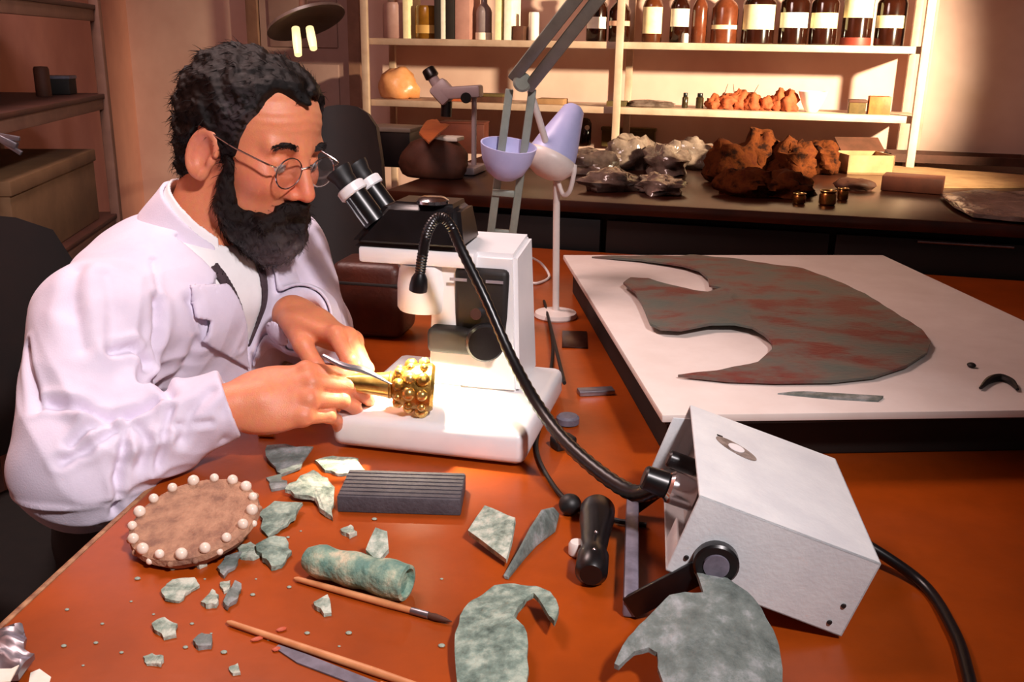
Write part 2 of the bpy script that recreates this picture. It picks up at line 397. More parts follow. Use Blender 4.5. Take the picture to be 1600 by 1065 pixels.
# ------------------------------------------------------------------ shelf rack on the left wall
def lw(px, y): return Yp(px, 140, y).x
P1 = V((-1.085, 2.60, 0)); P2 = P1 - LWD * 0.95
lr = thing('wall_shelf_rack', (-1.2, 2.2, 0), 'brown-edged shelf rack against the salmon wall at far left', 'shelf')
mid = (P1 + P2) / 2; nL = V((-LWD.y, LWD.x, 0)) 
if nL.x > 0: nL = -nL
for t in (0.0, 0.5, 1.0):
    for dpt in (0.0, 0.28):
        q = P1 - LWD * (0.95 * t) + nL * dpt
        if t == 0.5 and dpt == 0.0: continue
        B().box((q.x, q.y, 0.95), (0.024, 0.03, 1.9), rotz(LWA), bev=0.002).build('post', M_rack_brown, lr)
for z in (1.115, 1.335, 0.8, 1.6, 0.4):
    c = mid + nL * 0.14
    B().box((c.x, c.y, z - 0.005), (0.29, 0.99, 0.012), rotz(LWA), bev=0.002).build('shelf_board', mat('shelf_board_dark', '#4a2519', '#3a1c13', rough=0.6, scale=10), lr)
    B().box((mid.x - 0.004, mid.y, z - 0.02), (0.008, 0.99, 0.038), rotz(LWA), bev=0.002).build('shelf_lip', M_rack_brown, lr)

# ================================================================== THE PERSON (distance-field surfaces)
A = np.array
def nrm(v): v = A(v, float); return v / np.linalg.norm(v)
def cap(P, a, b, ra, rb=None):
    rb = ra if rb is None else rb
    a = A(a, float); b = A(b, float); ba = b - a; pa = P - a
    h = np.clip(pa @ ba / (ba @ ba), 0, 1); q = pa - h[:, None] * ba
    return np.sqrt((q * q).sum(1)) - (ra + (rb - ra) * h)
def ell(P, c, r, M=None):
    q = P - A(c, float)
    if M is not None: q = q @ M
    r = A(r, float); k0 = np.sqrt(((q / r) ** 2).sum(1)); k1 = np.sqrt(((q / (r * r)) ** 2).sum(1)) + 1e-9
    return k0 * (k0 - 1.0) / k1
def smin(a, b, k):
    h = np.maximum(k - np.abs(a - b), 0) / k
    return np.minimum(a, b) - h * h * k * 0.25
def smax(a, b, k): return -smin(-a, -b, k)
def wob(P, f, s=0.0):
    x, y, z = P[:, 0] * f + s, P[:, 1] * f + 1.7 * s, P[:, 2] * f - 0.6 * s
    return (np.sin(x * 1.3 + 1.7 * np.sin(y * 0.9 + z)) + np.sin(y * 1.7 + 1.3 * np.sin(z * 1.1 + x * 0.7)) + np.sin(z * 1.9 + 1.1 * np.sin(x * 1.2 + y))) / 3.0

def surface(fn, lo, hi, h, margin=0.012):
    """naive surface nets of fn(P) over a box, evaluated only in blocks near the surface"""
    lo = A(lo, float); hi = A(hi, float); nb = np.ceil((hi - lo) / (8 * h)).astype(int); n = nb * 8 + 1
    D = np.full(n, 1.0, np.float32)
    bi = np.stack(np.meshgrid(*[np.arange(k) for k in nb], indexing='ij'), -1).reshape(-1, 3)
    cen = lo + (bi * 8 + 4) * h; dc = fn(cen)
    for b_, d_ in zip(bi[dc < 0], dc[dc < 0]):
        i, j, k = b_ * 8; D[i:i+9, j:j+9, k:k+9] = -1.0
    act = bi[np.abs(dc) < 8 * h * 0.87 + margin]
    g = np.stack(np.meshgrid(*[np.arange(9)] * 3, indexing='ij'), -1).reshape(-1, 3)
    for c0 in range(0, len(act), 600):
        blk = act[c0:c0 + 600]
        P = (lo + (blk[:, None, :] * 8 + g[None]) * h).reshape(-1, 3)
        d = fn(P).reshape(len(blk), 9, 9, 9).astype(np.float32)
        for b_, dd_ in zip(blk, d):
            i, j, k = b_ * 8; D[i:i+9, j:j+9, k:k+9] = dd_
    D[0] = D[-1] = 1; D[:, 0] = D[:, -1] = 1; D[:, :, 0] = D[:, :, -1] = 1
    S = D < 0
    cnt = np.zeros(A(n) - 1, np.int8)
    for dx in (0, 1):
        for dy in (0, 1):
            for dz in (0, 1): cnt += S[dx:n[0]-1+dx, dy:n[1]-1+dy, dz:n[2]-1+dz]
    I = np.argwhere((cnt > 0) & (cnt < 8)); del cnt
    acc = np.zeros((len(I), 3)); num = np.zeros(len(I))
    cs = [A((x, y, z)) for x in (0, 1) for y in (0, 1) for z in (0, 1)]
    val = {tuple(c): D[I[:, 0] + c[0], I[:, 1] + c[1], I[:, 2] + c[2]] for c in cs}
    for c in cs:
        for ax in range(3):
            if c[ax] == 0:
                e = c.copy(); e[ax] = 1; va, vb = val[tuple(c)], val[tuple(e)]; m = (va < 0) != (vb < 0)
                t = np.where(m, va / np.where(m, va - vb, 1), 0); pt = np.tile(c.astype(float), (len(I), 1)); pt[:, ax] = t
                acc[m] += pt[m]; num[m] += 1
    Vt = lo + (I + acc / num[:, None]) * h
    idx = np.full(A(n) - 1, -1, np.int32); idx[I[:, 0], I[:, 1], I[:, 2]] = np.arange(len(I))
    F = []
    for ax in range(3):
        sl0 = [slice(None)] * 3; sl1 = [slice(None)] * 3; sl0[ax] = slice(0, -1); sl1[ax] = slice(1, None)
        E_ = np.argwhere(S[tuple(sl0)] != S[tuple(sl1)])
        u, v = [(1, 2), (2, 0), (0, 1)][ax]
        E_ = E_[(E_[:, u] > 0) & (E_[:, v] > 0) & (E_[:, u] < n[u] - 1) & (E_[:, v] < n[v] - 1)]
        flip = ~S[E_[:, 0], E_[:, 1], E_[:, 2]]
        q = []
        for (du, dv) in ((-1, -1), (0, -1), (0, 0), (-1, 0)):
            e = E_.copy(); e[:, u] += du; e[:, v] += dv; q.append(idx[e[:, 0], e[:, 1], e[:, 2]])
        q = np.stack(q, 1); q[flip] = q[flip][:, ::-1]; F.append(q)
    F = np.concatenate(F); F = F[(F >= 0).all(1)]
    return Vt, F
def np_mesh(name, Vt, F, m, parent, org, color=None):
    me = bpy.data.meshes.new(name); k = F.shape[1]
    me.vertices.add(len(Vt)); me.vertices.foreach_set('co', (Vt - A(org)).astype(np.float32).ravel())
    me.loops.add(F.size); me.loops.foreach_set('vertex_index', F.astype(np.int32).ravel())
    me.polygons.add(len(F)); me.polygons.foreach_set('loop_start', np.arange(0, F.size, k, dtype=np.int32)); me.polygons.foreach_set('loop_total', np.full(len(F), k, np.int32))
    me.update(calc_edges=True); me.validate()
    me.polygons.foreach_set('use_smooth', np.ones(len(me.polygons), bool))
    if color is not None:
        at = me.color_attributes.new('tone', 'FLOAT_COLOR', 'POINT'); at.data.foreach_set('color', color.astype(np.float32).ravel())
    me.materials.append(m)
    o = bpy.data.objects.new(name, me); link(o, parent, V(org)); return o

# --- head frame
HS = 0.985
HO = A((-0.372, 1.362, 1.112))
def rmat(a, b, c):
    ca, sa, cb, sb, cc, sc = math.cos(a), math.sin(a), math.cos(b), math.sin(b), math.cos(c), math.sin(c)
    return A([[ca, -sa, 0], [sa, ca, 0], [0, 0, 1]]) @ A([[cb, 0, sb], [0, 1, 0], [-sb, 0, cb]]) @ A([[1, 0, 0], [0, cc, -sc], [0, sc, cc]])
HM = rmat(math.radians(-30), math.radians(15), math.radians(-4))
def toh(P): return (P - HO) @ HM / HS
def frh(p): return HO + HM @ (A(p, float) * HS)
CR = ((-0.012, 0, 0.038), (0.098, 0.077, 0.082))
def skull(q):
    d = ell(q, *CR)
    d = smin(d, ell(q, (0.034, 0, 0.052), (0.062, 0.064, 0.056)), 0.03)
    d = smin(d, ell(q, (0.032, 0, -0.022), (0.064, 0.060, 0.082)), 0.03)
    d = smin(d, ell(q, (0.030, 0, -0.075), (0.056, 0.050, 0.042)), 0.03)
    return d
def head_sdf(q):
    d = skull(q)
    ya = np.abs(q[:, 1]); m = q.copy(); m[:, 1] = ya
    d = smin(d, ell(q, (0.078, 0, -0.098), (0.022, 0.024, 0.020)), 0.02)
    d = smin(d, ell(m, (0.066, 0.040, -0.020), (0.026, 0.022, 0.024)), 0.024)          # cheekbones
    d = smin(d, cap(m, (0.091, 0.006, 0.026), (0.080, 0.046, 0.027), 0.010, 0.008), 0.016)   # brow ridge
    d = smax(d, -ell(m, (0.104, 0.033, 0.006), (0.020, 0.019, 0.014)), 0.014)          # eye sockets
    d = smin(d, ell(m, (0.081, 0.032, 0.006), (0.0135, 0.0155, 0.0125)), 0.006)        # lids over the eyes
    d = smin(d, cap(q, (0.094, 0, 0.018), (0.117, 0, -0.030), 0.0075, 0.0118), 0.014)  # nose
    d = smin(d, ell(m, (0.101, 0.0125, -0.036), (0.0125, 0.0085, 0.0085)), 0.008)
    d = smax(d, -ell(m, (0.108, 0.0075, -0.046), (0.006, 0.0042, 0.006)), 0.004)       # nostrils
    d = smin(d, cap(q, (0.091, -0.018, -0.070), (0.091, 0.018, -0.070), 0.0075), 0.010)   # mouth
    d = d + 0.0004 * np.sin(q[:, 2] * 520 + 6 * np.abs(q[:, 1]) / 0.05) * np.clip((q[:, 2] - 0.04) / 0.02, 0, 1) * (q[:, 0] > 0.06)   # brow lines
    d = smax(d, -cap(m, (0.100, 0.021, -0.034), (0.086, 0.038, -0.062), 0.0022), 0.004)   # nose-to-mouth fold
    d = smax(d, -cap(m, (0.096, 0.016, -0.009), (0.086, 0.036, -0.013), 0.0018), 0.004)   # under-eye fold
    # ears
    e = m - A((-0.004, 0.079, -0.010)); th = -0.24
    ex = e[:, 0] * math.cos(th) + e[:, 1] * math.sin(th); ey = -e[:, 0] * math.sin(th) + e[:, 1] * math.cos(th); ez = e[:, 2]
    ex2 = ex * math.cos(0.2) - ez * math.sin(0.2); ez = ex * math.sin(0.2) + ez * math.cos(0.2); ex = ex2
    E_ = np.stack([ex, ey, ez], 1)
    ear = ell(E_, (0, 0, 0), (0.0205, 0.0075, 0.0325))
    ear = smin(ear, ell(E_, (0.007, 0, -0.028), (0.0095, 0.006, 0.011)), 0.008)
    rr = np.sqrt((ex / 0.021) ** 2 + (ez / 0.033) ** 2)
    rim = np.sqrt(((rr - 0.93) * 0.024) ** 2 + (ey - 0.0045) ** 2) - 0.0046
    rim = np.where((ex > 0.010) & (ez < 0.004), 0.02, rim)
    ear = smin(ear, rim, 0.004)
    ear = smax(ear, -ell(E_, (0.002, 0.0070, 0.0), (0.0120, 0.0090, 0.0205)), 0.004)
    ear = smin(ear, ell(E_, (0.014, 0.002, -0.006), (0.005, 0.005, 0.008)), 0.004)
    d = smin(d, ear, 0.006)
    return d * HS

# --- hands
def hand_points(W, f, nb, left, curls, spread, lens=None, sc=1.0):
    f = nrm(f); nb = A(nb, float); nb = nrm(nb - f * (nb @ f)); lat = np.cross(f, nb) if left else np.cross(nb, f)
    W = A(W, float); lens = [(0.043, 0.026, 0.021), (0.047, 0.030, 0.022), (0.043, 0.028, 0.022), (0.034, 0.021, 0.020)]
    fo = (0.086, 0.090, 0.085, 0.076); lo = (0.027, 0.008, -0.012, -0.030); up = (0.0, 0.003, 0.001, -0.004)
    ch = []
    for i in range(4):
        p = W + (f * fo[i] + lat * lo[i] + nb * up[i]) * sc; a = 0.0; pts = [p]
        sd = math.radians(spread[i])
        for j in range(3):
            a += math.radians(curls[i][j])
            base = f * math.cos(sd) + lat * math.sin(sd)
            d = base * math.cos(a) - nb * math.sin(a); p = p + d * lens[i][j] * sc; pts.append(p)
        ch.append(pts)
    return W, f, nb, lat, ch
def hand_sdf_fn(H, thumb, sc=1.0):
    W, f, nb, lat, ch = H; rad = [(0.0105, 0.0095, 0.0085, 0.0072), (0.0108, 0.0097, 0.0087, 0.0074), (0.0102, 0.0092, 0.0083, 0.0070), (0.0092, 0.0082, 0.0074, 0.0064)]
    Mx = np.stack([f, lat, nb], 1)
    def fn(P):
        d = ell(P, W + f * 0.046 * sc - nb * 0.002, A((0.056, 0.041, 0.0165)) * sc, Mx)
        d = smin(d, cap(P, W - f * 0.012, W + f * 0.03, 0.026 * sc, 0.022 * sc), 0.02)
        d = smin(d, ell(P, W + f * 0.03 + lat * 0.024 - nb * 0.010, A((0.032, 0.017, 0.015)) * sc, Mx), 0.014)
        d = smin(d, ell(P, W + f * 0.045 - lat * 0.026 - nb * 0.009, A((0.036, 0.013, 0.014)) * sc, Mx), 0.014)
        for i in range(4):
            p = ch[i]; r = [x * sc for x in rad[i]]
            d = smin(d, cap(P, W + f * 0.028 + (p[0] - W - f * 0.05) * 0.3, p[0], r[0] * 0.8, r[0]), 0.010)
            d = smin(d, ell(P, p[0] + nb * 0.002, (0.0108 * sc,) * 3), 0.006)
            g = cap(P, p[0], p[1], r[0], r[1]); g = smin(g, cap(P, p[1], p[2], r[1] * 1.02, r[2]), 0.003); g = smin(g, cap(P, p[2], p[3], r[2], r[3]), 0.003)
            g = smin(g, ell(P, p[1] + nb * 0.0012, (0.0098 * sc,) * 3), 0.003)
            d = smin(d, g, 0.0022)
        t = [A(x, float) for x in thumb]; g = cap(P, t[0], t[1], 0.0165 * sc, 0.0125 * sc); g = smin(g, cap(P, t[1], t[2], 0.0122 * sc, 0.0105 * sc), 0.004); g = smin(g, cap(P, t[2], t[3], 0.0108 * sc, 0.0080 * sc), 0.004)
        return smin(d, g, 0.006)
    return fn
GS = 1.06
RW = A((-0.338, 1.098, 0.826))
RH = hand_points(RW, (0.955, 0.16, 0.16), (-0.05, -0.72, 0.70), False,
                 [(24, 34, 18), (30, 32, 16), (34, 34, 16), (38, 36, 18)], (-8, -3, 4, 12), sc=GS)
pin = (RH[4][0][3] + RH[4][1][3]) / 2
_f_, _n_, _l_ = RH[1], RH[2], RH[3]
RT = (RW + _f_ * 0.026 + _l_ * 0.022 - _n_ * 0.014, RW + _f_ * 0.058 + _l_ * 0.030 - _n_ * 0.034, RW + _f_ * 0.092 + _l_ * 0.020 - _n_ * 0.046, pin - _f_ * 0.004 - _n_ * 0.018)
rhand = hand_sdf_fn(RH, RT, GS)
LW_ = A((-0.292, 1.262, 0.892))
LH = hand_points(LW_, (0.80, -0.52, -0.16), (0.30, 0.34, 0.88), True,
                 [(30, 48, 26), (34, 50, 26), (38, 50, 26), (42, 50, 26)], (6, 2, -3, -8), sc=GS)
f2, n2, l2 = LH[1], LH[2], LH[3]
LT = (LW_ + f2 * 0.026 + l2 * 0.022 - n2 * 0.014, LW_ + f2 * 0.056 + l2 * 0.038 - n2 * 0.028, LW_ + f2 * 0.084 + l2 * 0.034 - n2 * 0.046, LW_ + f2 * 0.106 + l2 * 0.020 - n2 * 0.058)
lhand = hand_sdf_fn(LH, LT, GS)

# --- limbs and trunk joints
SHR, ELR = A((-0.528, 1.180, 0.905)), A((-0.510, 1.035, 0.775))
SHL, ELL_ = A((-0.378, 1.515, 0.935)), A((-0.318, 1.470, 0.815))
PEL, CHE = A((-0.585, 1.42, 0.50)), A((-0.468, 1.352, 0.915))
NB_ = A((-0.450, 1.362, 0.985))
ax_ = nrm(CHE - PEL); sd_ = nrm(A((0.43, 0.90, 0.0)) - ax_ * (A((0.43, 0.90, 0.0)) @ ax_)); fr_ = np.cross(sd_, ax_)
TM = np.stack([sd_, fr_, ax_], 1)
def trunk(P, grow=0.0):
    q = (P - CHE) @ TM
    L = np.linalg.norm(CHE - PEL)
    t = np.clip(-q[:, 2] / L, 0, 1.0)
    rs = 0.172 + 0.020 * t + grow; rf = 0.118 + 0.030 * t + grow
    zz = np.where(q[:, 2] > 0, q[:, 2], np.where(q[:, 2] < -L, q[:, 2] + L, 0))
    k = np.sqrt((q[:, 0] / rs) ** 2 + (q[:, 1] / rf) ** 2 + (zz / 0.075) ** 2)
    return (k - 1) * rf * 0.95
def neck(P):
    return cap(P, frh((-0.028, 0, -0.035)), NB_ + A((-0.012, 0.004, -0.03)), 0.055, 0.060)
def boxcull(P, c, r):
    return (np.abs(P - A(c)) < r).all(1)
def body_sdf(P):
    d = smin(neck(P), trunk(P, -0.03), 0.04)
    for a, b, c, l in ((SHR, ELR, RW, 0), (SHL, ELL_, LW_, 1)):
        d = smin(d, cap(P, a, b, 0.048, 0.040), 0.03); d = smin(d, cap(P, b, c, 0.040, 0.027), 0.015)
    for fn, c, r in ((rhand, RW + _f_ * 0.06, 0.105), (lhand, LW_ + f2 * 0.06, 0.105)):
        m = boxcull(P, c, r) & (d > -0.02)
        if m.any():
            d[m] = smin(d[m], fn(P[m]), 0.004)
    m = boxcull(P, HO, 0.17)
    if m.any(): d[m] = smin(d[m], head_sdf(toh(P[m])), 0.022)
    return d

man = thing('person', (-0.62, 1.36, 0.0), 'bearded man in a white lab coat bending over the table, holding a gold artefact', 'person')
MO = (-0.62, 1.36, 0.0)
sv, sf = surface(body_sdf, (-0.80, 0.97, 0.60), (-0.12, 1.66, 1.26), 0.0023, 0.006)
q = toh(sv); inhead = (np.abs(q) < 0.17).all(1)
tone = np.tile(A(lin('#db8862')), (len(sv), 1))
def blend(mask, col, k):
    global tone
    kk = (np.clip(mask, 0, 1) * k)[:, None]; tone = tone * (1 - kk) + A(lin(col)) * kk
m3 = q.copy(); m3[:, 1] = np.abs(m3[:, 1])
blend(inhead * np.exp(-((q[:, 0] - 0.112) ** 2 + q[:, 1] ** 2 + (q[:, 2] + 0.03) ** 2) / 0.0006), '#cf6a52', 0.7)
blend(inhead * np.exp(-((m3[:, 0] - 0.075) ** 2 + (m3[:, 1] - 0.045) ** 2 + (m3[:, 2] + 0.02) ** 2) / 0.0010), '#d4745a', 0.6)
blend(inhead * np.exp(-((m3[:, 0] + 0.005) ** 2 * 2 + (m3[:, 1] - 0.085) ** 2 * 2 + m3[:, 2] ** 2) / 0.0012), '#d9856e', 0.6)
blend(inhead * np.exp(-((q[:, 0] - 0.095) ** 2 + (q[:, 2] + 0.07) ** 2 * 4) / 0.0004) * (np.abs(q[:, 1]) < 0.03), '#a8544a', 0.8)
hd = np.minimum(np.min([np.linalg.norm(sv - p, axis=1) for c in RH[4] + LH[4] for p in c[:1]], axis=0), 1)
blend(np.exp(-(hd / 0.014) ** 2), '#c9654b', 0.5)
tips = [c[3] for c in RH[4] + LH[4]]
blend(np.exp(-(np.min([np.linalg.norm(sv - p, axis=1) for p in tips], axis=0) / 0.011) ** 2), '#e09a86', 0.5)
M_skin = attr_mat('skin', 'tone', rough=0.42, bump=0.25, bscale=420, sss=0.12, spec=0.45, noise=0.2, nscale=90)
np_mesh('body', sv, sf, M_skin, man, MO, tone)
# nails of the near hand
def nail(pts, nb_, r):
    d = nrm(pts[3] - pts[2]); n = nrm(nb_ - d * (nb_ @ d)); x = np.cross(d, n); c = pts[3] + n * r * 0.72 - d * 0.001
    M = Matrix((tuple(x), tuple(d), tuple(n))).transposed()
    B().sphere(V(c), (0.0048, 0.0062, 0.0016), 12, 6, M).build('fingernail', mat('nail', '#eab9a4', rough=0.3), man)
for i in range(4):
    nail(RH[4][i], RH[2], 0.0072 * GS); nail(LH[4][i], LH[2], 0.0072 * GS)

# --- hair
def strands(Vt, F, count, length, width, flow, keep, curl=0.004, lift=0.25, seed=3):
    rng = np.random.RandomState(seed); tri = Vt[F]; nn_ = np.cross(tri[:, 1] - tri[:, 0], tri[:, 2] - tri[:, 0]); cen = tri.mean(1)
    ok = np.where(keep(cen))[0]; pick = rng.choice(ok, count); vs = []; fs = []
    for i in pick:
        n_ = nrm(nn_[i]); p = cen[i] - n_ * 0.002; d = flow(cen[i]); d = d - n_ * (d @ n_); d = nrm(d + n_ * lift + rng.randn(3) * 0.18)
        L = length * (0.6 + 0.7 * rng.rand()); side = nrm(np.cross(d, n_)); base = len(vs); ph = rng.rand() * 6
        for j in range(5):
            t = j / 4.0; c = p + d * L * t - n_ * (lift * 0.9 * L * t * t) + side * math.sin(ph + t * 4) * curl * t
            w_ = width * (1 - t) + 0.00008
            for k in range(3):
                a_ = 2.094 * k; vs.append(c + (side * math.cos(a_) + n_ * math.sin(a_)) * w_)
        for j in range(4):
            for k in range(3):
                a_, b_ = base + j * 3 + k, base + j * 3 + (k + 1) % 3; fs.append((a_, b_, b_ + 3, a_ + 3))
    return A(vs), A(fs)
zx = A([-0.13, -0.085, -0.055, -0.034, -0.028, 0.010, 0.016, 0.036, 0.044, 0.054, 0.064, 0.082, 0.12])
zb = A([-0.080, -0.085, -0.070, -0.036, 0.016, 0.012, -0.022, -0.022, 0.018, 0.052, 0.078, 0.092, 0.090])
def hair_sdf(P):
    q = toh(P)
    g = 0.008 + 0.005 * np.clip((q[:, 2] - 0.03) / 0.08, 0, 1) + 0.004 * np.clip(-q[:, 0] / 0.08, 0, 1)
    d = smin(ell(q, *CR), ell(q, (0.034, 0, 0.052), (0.062, 0.064, 0.056)), 0.03)
    d = smin(d, ell(q, (-0.045, 0, -0.03), (0.048, 0.056, 0.055)), 0.03) - g
    th = np.arctan2(q[:, 1], q[:, 2]) * 16 + q[:, 0] * 40
    d = d + 0.0022 * np.sin(th + 2 * np.sin(q[:, 0] * 70)) + 0.0025 * wob(q, 120, 2.0) + 0.0015 * wob(q, 320, 1.0)
    zc = np.interp(q[:, 0], zx, zb) + 0.006 * np.sin(q[:, 1] * 140) + 0.022 * np.clip((np.abs(q[:, 1]) - 0.02) / 0.03, 0, 1) * (q[:, 0] > 0.062)
    cut = (zc - q[:, 2]) * 0.7
    return smax(d, cut, 0.010) * HS
hv, hf = surface(hair_sdf, HO - 0.19, HO + 0.19, 0.0026)
M_hair = attr_mat('dark_hair', 'tone', rough=0.42, bump=0.5, bscale=300, spec=0.18, noise=0.25, nscale=120)
def hair_flow(p):
    q_ = toh(p[None])[0]; d = A((-1.0, 0.9 * np.sign(q_[1]) * min(1, abs(q_[1]) / 0.04), -0.25 - 0.9 * (abs(q_[1]) > 0.05)))
    return HM @ d
sv2, sf2 = strands(hv, hf, 3800, 0.017, 0.0007, hair_flow, lambda c: np.ones(len(c), bool), lift=0.22)
allv = np.concatenate([hv, sv2]); allf = np.concatenate([hf, sf2 + len(hv)])
hc = np.tile(A(lin('#0b0605')), (len(allv), 1)); hq = toh(allv)
gr = np.clip(np.exp(-((hq[:, 0] - 0.035) ** 2 + (np.abs(hq[:, 1]) - 0.062) ** 2 + (hq[:, 2] - 0.055) ** 2) / 0.0008) * (wob(hq, 300, 4) > -0.1), 0, 1)[:, None]
hc = hc * (1 - 0.5 * gr) + A(lin('#6d6468')) * 0.5 * gr
np_mesh('hair', allv, allf, M_hair, man, MO, hc)

def beard_sdf(P):
    q = toh(P); m = q.copy(); m[:, 1] = np.abs(q[:, 1])
    d = ell(q, (0.050, 0, -0.096), (0.060, 0.060, 0.046))
    d = smin(d, ell(q, (0.078, 0, -0.108), (0.034, 0.042, 0.036)), 0.025)
    d = smin(d, cap(m, (0.029, 0.064, -0.005), (0.030, 0.056, -0.075), 0.007, 0.019), 0.02)
    d = smax(d, -ell(m, (0.090, 0.046, -0.030), (0.044, 0.030, 0.034)), 0.012)
    d = smax(d, -cap(q, (0.110, -0.012, -0.077), (0.110, 0.012, -0.077), 0.006), 0.006)
    mo = cap(m, (0.106, 0.004, -0.055), (0.088, 0.042, -0.080), 0.0135, 0.010)
    d = smin(d, mo, 0.006)
    d = d + 0.0035 * wob(q, 95, 5.0) + 0.002 * wob(q, 260, 3.0)
    return d * HS
bv, bf_ = surface(beard_sdf, HO - 0.21, HO + 0.19, 0.0026)
def beard_flow(p):
    q_ = toh(p[None])[0]
    return HM @ A((0.35, 0.8 * np.sign(q_[1]) * (q_[2] > -0.075) * (q_[0] > 0.085), -1.0))
bs, bsf = strands(bv, bf_, 3200, 0.014, 0.0007, beard_flow, lambda c: np.ones(len(c), bool), lift=0.30, curl=0.005, seed=9)
allv = np.concatenate([bv, bs]); allf = np.concatenate([bf_, bsf + len(bv)])
bc = np.tile(A(lin('#140a08')), (len(allv), 1)); bq = toh(allv)
gr = np.clip(np.exp(-((bq[:, 0] - 0.095) ** 2 + bq[:, 1] ** 2 * 0.6 + (bq[:, 2] + 0.135) ** 2) / 0.0012), 0, 1)[:, None]
bc = bc * (1 - 0.6 * gr) + A(lin('#8b7f86')) * 0.6 * gr
np_mesh('beard', allv, allf, M_hair, man, MO, bc)
# eyebrows and eyes
for sg in (-1, 1):
    pts = [V(frh((0.100, sg * 0.013, 0.027))), V(frh((0.101, sg * 0.026, 0.032))), V(frh((0.0975, sg * 0.040, 0.033))), V(frh((0.089, sg * 0.051, 0.027)))]
    eb = B().tube([V(p) - V(HM @ A((0.0035, 0, 0))) for p in spline(pts, 5)], [0.003] * 4 + [0.0036] * 8 + [0.0018] * 4, 8); rb = random.Random(4)
    sp3 = spline(pts, 20)
    for _ in range(150):
        i = rb.randrange(len(sp3) - 1); p = sp3[i] + V(HM @ A((rb.uniform(-0.002, 0.0), rb.uniform(-0.001, 0.001), rb.uniform(-0.0045, 0.0035)))); d = (sp3[i + 1] - sp3[i]).normalized() + V(HM @ A((0.45, 0, rb.uniform(-0.1, 0.5))))
        eb.tube([p, p + d * 0.0035, p + d * 0.007 - V((0, 0, 0.0012))], [0.0005, 0.0004, 0.0001], 3)
    eb.build('eyebrow', mat('brow_hair', '#160c0a', rough=0.6), man)
    B().sphere(V(frh((0.0835, sg * 0.032, 0.001))), 0.0118, 16, 12).build('eye', mat('eye_dark', '#3a2c28', '#c9bcb4', rough=0.15, scale=60), man)
# spectacles
gl = B()
fh = V(HM @ A((1, 0, 0))); uh = V(HM @ A((0, 0, 1)))
for sg in (-1, 1):
    gl.torus(V(frh((0.108, sg * 0.034, -0.002))), 0.0245, 0.0011, fh, 36, 6, 1.0, 0.86, uh)
    gl.tube(spline([V(frh((0.106, sg * 0.058, 0.006))), V(frh((0.100, sg * 0.072, 0.010))), V(frh((0.05, sg * 0.079, 0.014))), V(frh((0.0, sg * 0.083, 0.020))), V(frh((-0.016, sg * 0.082, 0.005)))], 6), 0.0013, 6)
gl.tube(spline([V(frh((0.108, -0.0105, 0.004))), V(frh((0.113, 0, 0.008))), V(frh((0.108, 0.0105, 0.004)))], 5), 0.0012, 6)
gg = gl.build('eyeglasses', M_chrome, man, label='thin wire-rimmed eyeglasses')
M_lens = bpy.data.materials.new('lens_glass'); M_lens.use_nodes = True
_nt = M_lens.node_tree; _nt.nodes.clear(); _o = _nt.nodes.new('ShaderNodeOutputMaterial'); _t = _nt.nodes.new('ShaderNodeBsdfTransparent'); _g = _nt.nodes.new('ShaderNodeBsdfGlossy'); _g.inputs['Roughness'].default_value = 0.05; _x = _nt.nodes.new('ShaderNodeMixShader'); _x.inputs[0].default_value = 0.10
_nt.links.new(_t.outputs[0], _x.inputs[1]); _nt.links.new(_g.outputs[0], _x.inputs[2]); _nt.links.new(_x.outputs[0], _o.inputs[0])
for sg in (-1, 1):
    M = Matrix((tuple(V(HM @ A((0, 1, 0)))), tuple(uh), tuple(fh))).transposed()
    B().sphere(V(frh((0.108, sg * 0.034, -0.002))), (0.0240, 0.0206, 0.0009), 28, 6, M).build('lens', M_lens, gg)

# --- lab coat
def fold(P):
    """cloth folds: broad waves plus creases radiating at elbow, armpit and waist"""
    d = 0.0045 * wob(P, 16, 1.0) + 0.0018 * wob(P, 38, 3.0)
    for c, dirv, r, k, amp in ((ELR + A((0.03, 0.02, 0.04)), (0.55, -0.2, 0.8), 0.085, 62, 0.0075), (A((-0.50, 1.13, 0.80)), (0.3, 0.1, 0.95), 0.08, 70, 0.007), (A((-0.45, 1.05, 0.79)), (0.9, 0.1, 0.35), 0.06, 80, 0.005), (SHR + A((0.06, 0.0, -0.03)), (0.9, 0.1, -0.3), 0.08, 55, 0.006), (ELL_, (0.6, 0.2, 0.7), 0.08, 60, 0.006)):
        e = P - A(c); g = np.exp(-(e * e).sum(1) / (r * r)); ph = e @ nrm(dirv) * k + 1.5 * np.sin(e @ nrm((dirv[1], -dirv[0], 0.4)) * 40)
        d = d + amp * g * (1 - np.abs(np.sin(ph)) * 2)
    return d
def coat_arms(P):
    d = cap(P, SHR, ELR, 0.080, 0.070)
    d = smin(d, ell(P, ELR + A((0.004, 0.0, -0.012)), (0.070, 0.064, 0.068)), 0.03)
    d = smin(d, cap(P, ELR + A((0.01, 0.0, 0.0)), RW + A((-0.012, 0.0, 0.0)), 0.068, 0.044), 0.025)
    l = cap(P, SHL, ELL_, 0.074, 0.060); l = smin(l, cap(P, ELL_, LW_ + A((-0.006, 0.014, -0.004)), 0.058, 0.040), 0.02)
    return np.minimum(d, l)
def coat_core(P):
    t = trunk(P, 0.004)
    t = smin(t, cap(P, SHR + A((0.02, 0.03, 0.0)), SHL + A((-0.02, -0.03, 0.0)), 0.072), 0.07)
    t = smin(t, ell(P, NB_ + A((-0.045, 0.015, -0.055)), (0.115, 0.13, 0.075)), 0.06)
    t = smin(t, cap(P, PEL, PEL + A((0.06, -0.05, -0.10)), 0.17, 0.175), 0.05)
    return t
nax = nrm(frh((-0.03, 0, -0.05)) - (NB_ + A((-0.012, 0.004, -0.03))))
